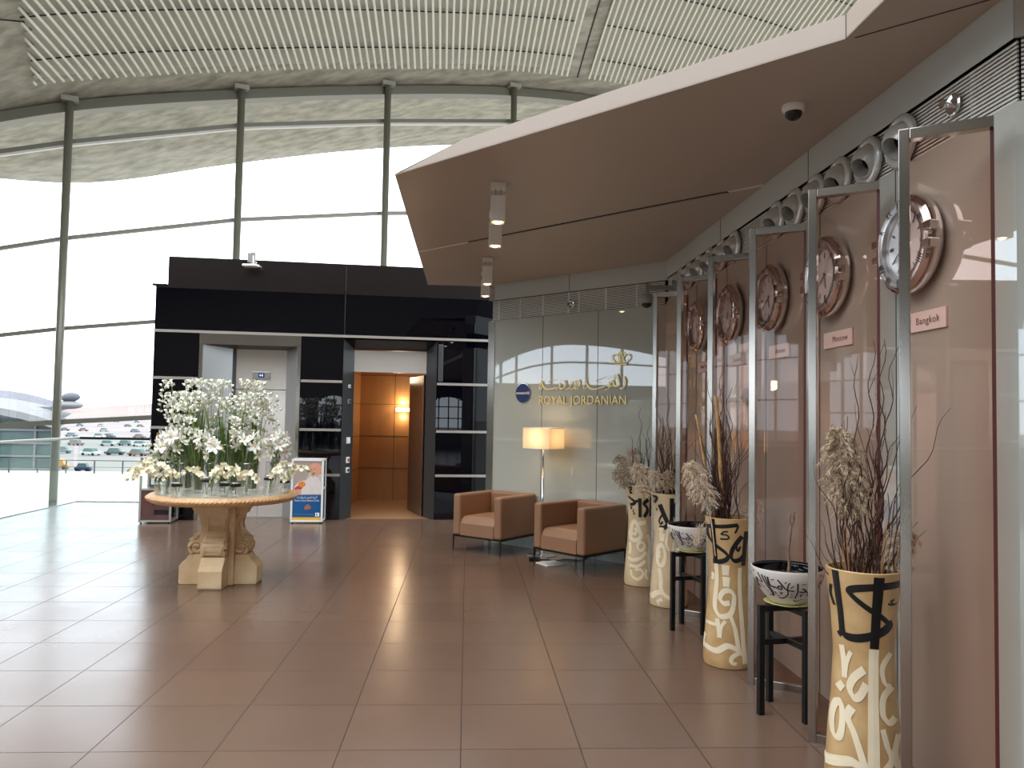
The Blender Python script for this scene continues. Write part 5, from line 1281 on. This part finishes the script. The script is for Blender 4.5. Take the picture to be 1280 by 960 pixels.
# ------------------------------------------------------------------ outside
M['deck'] = mat('pale_deck', rgb(176, 172, 164), .9, noise=.05, nscale=.2)
M['apron'] = mat('apron', rgb(112, 106, 106), .9, noise=0, nscale=.03, col2=rgb(138, 126, 120))
M['pale_roof'] = mat('pale_terminal_roof', rgb(96, 97, 104), .6, 0, .2)
M['pale_white'] = mat('pale_terminal_edge', rgb(130, 130, 130), .6, 0, .2)
M['far_glass'] = mat('far_facade', rgb(88, 104, 102), .5, 0, .2, noise=.15, nscale=.4)
b = B(); b.box((-60, 16, -3.4), (40, 60, -3.0))
o = b.make('floor_terrace', M['deck']); 
o.location = (0, 0, 0); struct(o, 'pale sunlit terrace deck outside the curtain wall', 'ground')
b = B(); b.box((-1500, -600, -8.4), (1500, 1500, -8.0)); o = b.make('floor_apron', M['apron']); struct(o, 'pale airport apron and parking ground', 'ground')
b = B()
rh = random.Random(9); hx = [(-1400+i*60) for i in range(48)]; hz = [6+5*math.sin(i*.5)+3*math.sin(i*1.3) for i in range(48)]
for i in range(47):
    b.poly([(hx[i], 1100, -8), (hx[i+1], 1100, -8), (hx[i+1], 1250, hz[i+1]), (hx[i], 1250, hz[i])]); b.poly([(hx[i], 1250, hz[i]), (hx[i+1], 1250, hz[i+1]), (hx[i+1], 1450, -8), (hx[i], 1450, -8)])
o = b.make('distant_hills', mat('desert_hills', rgb(124, 108, 102), .9, noise=0, nscale=.01, col2=rgb(140, 128, 122)), None, smooth=True); tag(o, 'low pale desert hills on the horizon', 'hills')
# terrace rail
t = thing('terrace_railing', 'thin grey post railing at the far edge of the outdoor terrace', 'railing', (-22, 58, -3.0))
b = B(); b.box((-34, -.03, .92), (24, .03, .98)); b.box((-34, -.02, .46), (24, .02, .49)); b.make('rail', M['dark_metal'], t)
pb_ = B(); pb_.box((-.04, -.04, 0), (.04, .04, .95)); me = pb_.data('post', [M['dark_metal']])
for i in range(29): o = bpy.data.objects.new('post', me); COL.objects.link(o); o.parent = t; o.location = (-33+i*2.0, 0, 0)
# terminal building
t = thing('terminal_building', 'far airport building with wavy pale roof and green glass facade at the left', 'building', (-69, 105, -8))
def wav(x): return 10.9+.45*math.sin((x+14)*.16)
b = B()
X0_, X1_ = -50, 15
for i in range(26):
    x0 = X0_+(X1_-X0_)*i/26; x1 = X0_+(X1_-X0_)*(i+1)/26; k0 = 1-max(0, (x0+5)/20)**2*.35; k1 = 1-max(0, (x1+5)/20)**2*.35
    b.hexa([(x0, 0), (x1, 0), (x1-8, 16), (x0-8, 16)], 0, 9.9)
b.make('glass_facade', M['far_glass'], t)
b = B()
for k in range(5): b.box((X0_, -.4, 1.6+k*1.7), (X1_, 0, 1.85+k*1.7))
for k in range(14): b.box((X0_+k*4.8, -.3, 0), (X0_+.25+k*4.8, 0, 9))
b.make('floor_band', M['pale_white'], t)
def rsec(m_, name, ya, yb, za, zb, dz, x0=X0_, x1=X1_+5, endc=True):
    b = B(); n = 30
    for i in range(n):
        xa = x0+(x1-x0)*i/n; xb = x0+(x1-x0)*(i+1)/n
        def z(x, base): e = max(0, (x-(x1-9))/9); return wav(x)+base-1.6*e*e
        for (q0, q1, c0, c1) in ((ya, yb, za, zb),):
            b.poly([(xa, q0, z(xa, c0)), (xb, q0, z(xb, c0)), (xb, q1, z(xb, c1)), (xa, q1, z(xa, c1))]); b.poly([(xa, q0, z(xa, c0)-dz), (xb, q0, z(xb, c0)-dz), (xb, q0, z(xb, c0)), (xa, q0, z(xa, c0))]); b.poly([(xa, q0, z(xa, c0)-dz), (xb, q0, z(xb, c0)-dz), (xb, q1, z(xb, c1)-dz), (xa, q1, z(xa, c1)-dz)])
    b.make(name, m_, t)
rsec(M['pale_white'], 'roof_edge', -3, 1, -.9, .2, .9, X0_, X1_+1.5)
rsec(M['pale_roof'], 'roof_shell', 1, 9, .2, 1.1, .4, X0_, X1_-3)
b = B(); b.blob((17.0, -1, 10.2), (1.7, 2, .55), 18, 10); b.make('rounded_canopy', M['pale_white'], t, smooth=True)
b = B(); b.blob((17.2, -1, 11.2), (1.05, 1.5, .62), 18, 10, Matrix.Rotation(-.15, 3, 'Y')); b.make('rounded_canopy', M['pale_roof'], t, smooth=True)
b = B(); b.cyl((15.6, -1, 0), (15.6, -1, 9.8), .5, .5, 12); b.make('column', M['pale_white'], t, smooth=True)
t = thing('light_mast', 'tall grey floodlight mast in front of the far building', 'light mast', (-56, 92, -8))
b = B(); b.cyl((0, 0, 0), (0, 0, 14.6), .32, .18, 10); b.make('pole', M['pale_roof'], t, smooth=True)
b = B(); b.box((-1.6, -.2, 12.9), (1.6, .2, 13.05)); b.box((-.9, -.25, 14.4), (.9, .25, 14.8)); b.make('crossarm', M['pale_roof'], t)
b = B(); 
for x in (-1.5, -.8, .8, 1.5): b.box((x-.22, -.3, 13.05), (x+.22, .2, 13.4))
b.make('floodlight', M['pale_roof'], t)
def vehicle(name, label, loc, L, H, col, rz=0, kind='car'):
    t = thing(name, label, kind, loc, rz); m = mat('paint_'+name, rgb(*col), .4); W = L*.42
    b = B(); b.hexa([(-L/2, -W/2), (L/2, -W/2), (L/2, W/2), (-L/2, W/2)], H*.18, H*.55); b.make('body', m, t, bevel=.12)
    b = B(); z0, z1 = H*.55, H; a = L*.36; c = L*.26
    b.v += [(-a, -W/2, z0), (a*.8, -W/2, z0), (a*.8, W/2, z0), (-a, W/2, z0), (-c, -W*.42, z1), (c*.7, -W*.42, z1), (c*.7, W*.42, z1), (-c, W*.42, z1)]
    for q in ((0, 1, 5, 4), (1, 2, 6, 5), (2, 3, 7, 6), (3, 0, 4, 7), (4, 5, 6, 7)): b.face(list(q))
    b.make('cabin', M['far_glass'] if kind == 'car' else m, t)
    for x in (-L*.3, L*.3):
        for y in (-W/2, W/2): b = B(); b.cyl((x, y-.1, H*.2), (x, y+.1, H*.2), H*.2, n=10); b.make('wheel', M['black_plastic'], t)
vehicle('cart', 'small orange yellow vehicle parked beyond the terrace', (-64.8, 128, -8), 2.2, 1.6, (226, 150, 40), 0, 'truck')
vehicle('car', 'dark blue vehicle parked right of the orange one', (-59.4, 124, -8), 2.4, 1.3, (48, 68, 110), .1)
vehicle('car', 'dark blue vehicle parked behind the mullion foot, left of the other blue one', (-63.4, 122, -8), 2.2, 1.1, (54, 68, 100), .1)
cols = [(190, 190, 192), (110, 118, 132), (160, 162, 166), (132, 96, 92), (80, 88, 100)]
cm_ = {}
rr_ = random.Random(21)
src = {}
for i in range(46):
    c = i % 5; row = i//8; Y = (170, 215, 275, 350, 460, 620)[row]+rr_.uniform(-4, 4); X = -(.34+.027*((i+row*.37)%8)+rr_.uniform(-.008, .008))*Y; 
    lab = ['white', 'grey blue', 'silver', 'red', 'dark grey'][c]+' car in the distant car park'
    if c not in src:
        vehicle('car', lab, (X, Y, -8), 4.0, 1.5, cols[c], rr_.uniform(-.3, .3)); src[c] = [o for o in COL.objects if o.get('label') == lab][-1]; src[c]['group'] = 'parked cars, '+lab.split(' car')[0]
    else: copy_tree(src[c], None, lab, (X, Y, -8), rr_.uniform(-.3, .3))
# ------------------------------------------------------------------ light
wd = bpy.data.worlds.new('sky'); sc.world = wd; wd.use_nodes = True; nt = wd.node_tree
bg = nt.nodes['Background']; bg.inputs['Strength'].default_value = SKY
tc = nt.nodes.new('ShaderNodeTexCoord'); sp = nt.nodes.new('ShaderNodeSeparateXYZ'); rp = nt.nodes.new('ShaderNodeValToRGB')
nt.links.new(tc.outputs['Generated'], sp.inputs[0]); nt.links.new(sp.outputs['Z'], rp.inputs[0]); nt.links.new(rp.outputs[0], bg.inputs['Color'])
e = rp.color_ramp.elements; e[0].position = 0.0; e[0].color = (.80, .90, 1.0, 1); e[1].position = .45; e[1].color = (.88, .93, 1.0, 1)
m_ = e.new(.12); m_.color = (.76, .88, 1.0, 1)
def light(kind, name, loc, energy, color, size=.1, rot=None, spot=None):
    ld = bpy.data.lights.new(name, kind); ld.energy = energy; ld.color = color
    if kind == 'AREA': ld.size = size
    else: ld.shadow_soft_size = size
    if kind == 'SPOT': ld.spot_size = spot; ld.spot_blend = .6
    o = bpy.data.objects.new(name, ld); COL.objects.link(o); o.location = loc
    if rot: o.rotation_euler = rot
    return o
WARM = (1, .72, .42)
for x, y in SPOTS: light('SPOT', 'spot_beam', (x, y, 3.12), 45, WARM, .03, (0, 0, 0), 1.6)
light('POINT', 'lamp_bulb', LAMP_POS, 7, (1, .74, .45), .05)
light('POINT', 'hall_fill', (-1.25, 14.0, 2.35), 7, (1, .78, .52), .12)  # fill added to brighten the lift hall, no fitting belongs to it
light('POINT', 'sconce_glow', (-1.26, 15.05, 1.90), 9.0, (1, .76, .46), .03)
light('POINT', 'sconce_glow', (-1.26, 15.05, 1.62), 6.0, (1, .76, .46), .03)
sc.view_settings.view_transform = 'Standard'; sc.view_settings.look = 'None'; sc.view_settings.gamma = 1.0; sc.view_settings.use_curve_mapping = False
sc.view_settings.exposure = EXPO
sc.cycles.use_denoising = True
sc.cycles.max_bounces = 10; sc.cycles.transparent_max_bounces = 24; sc.cycles.sample_clamp_indirect = 6
sc.cycles.caustics_reflective = True; sc.cycles.caustics_refractive = False
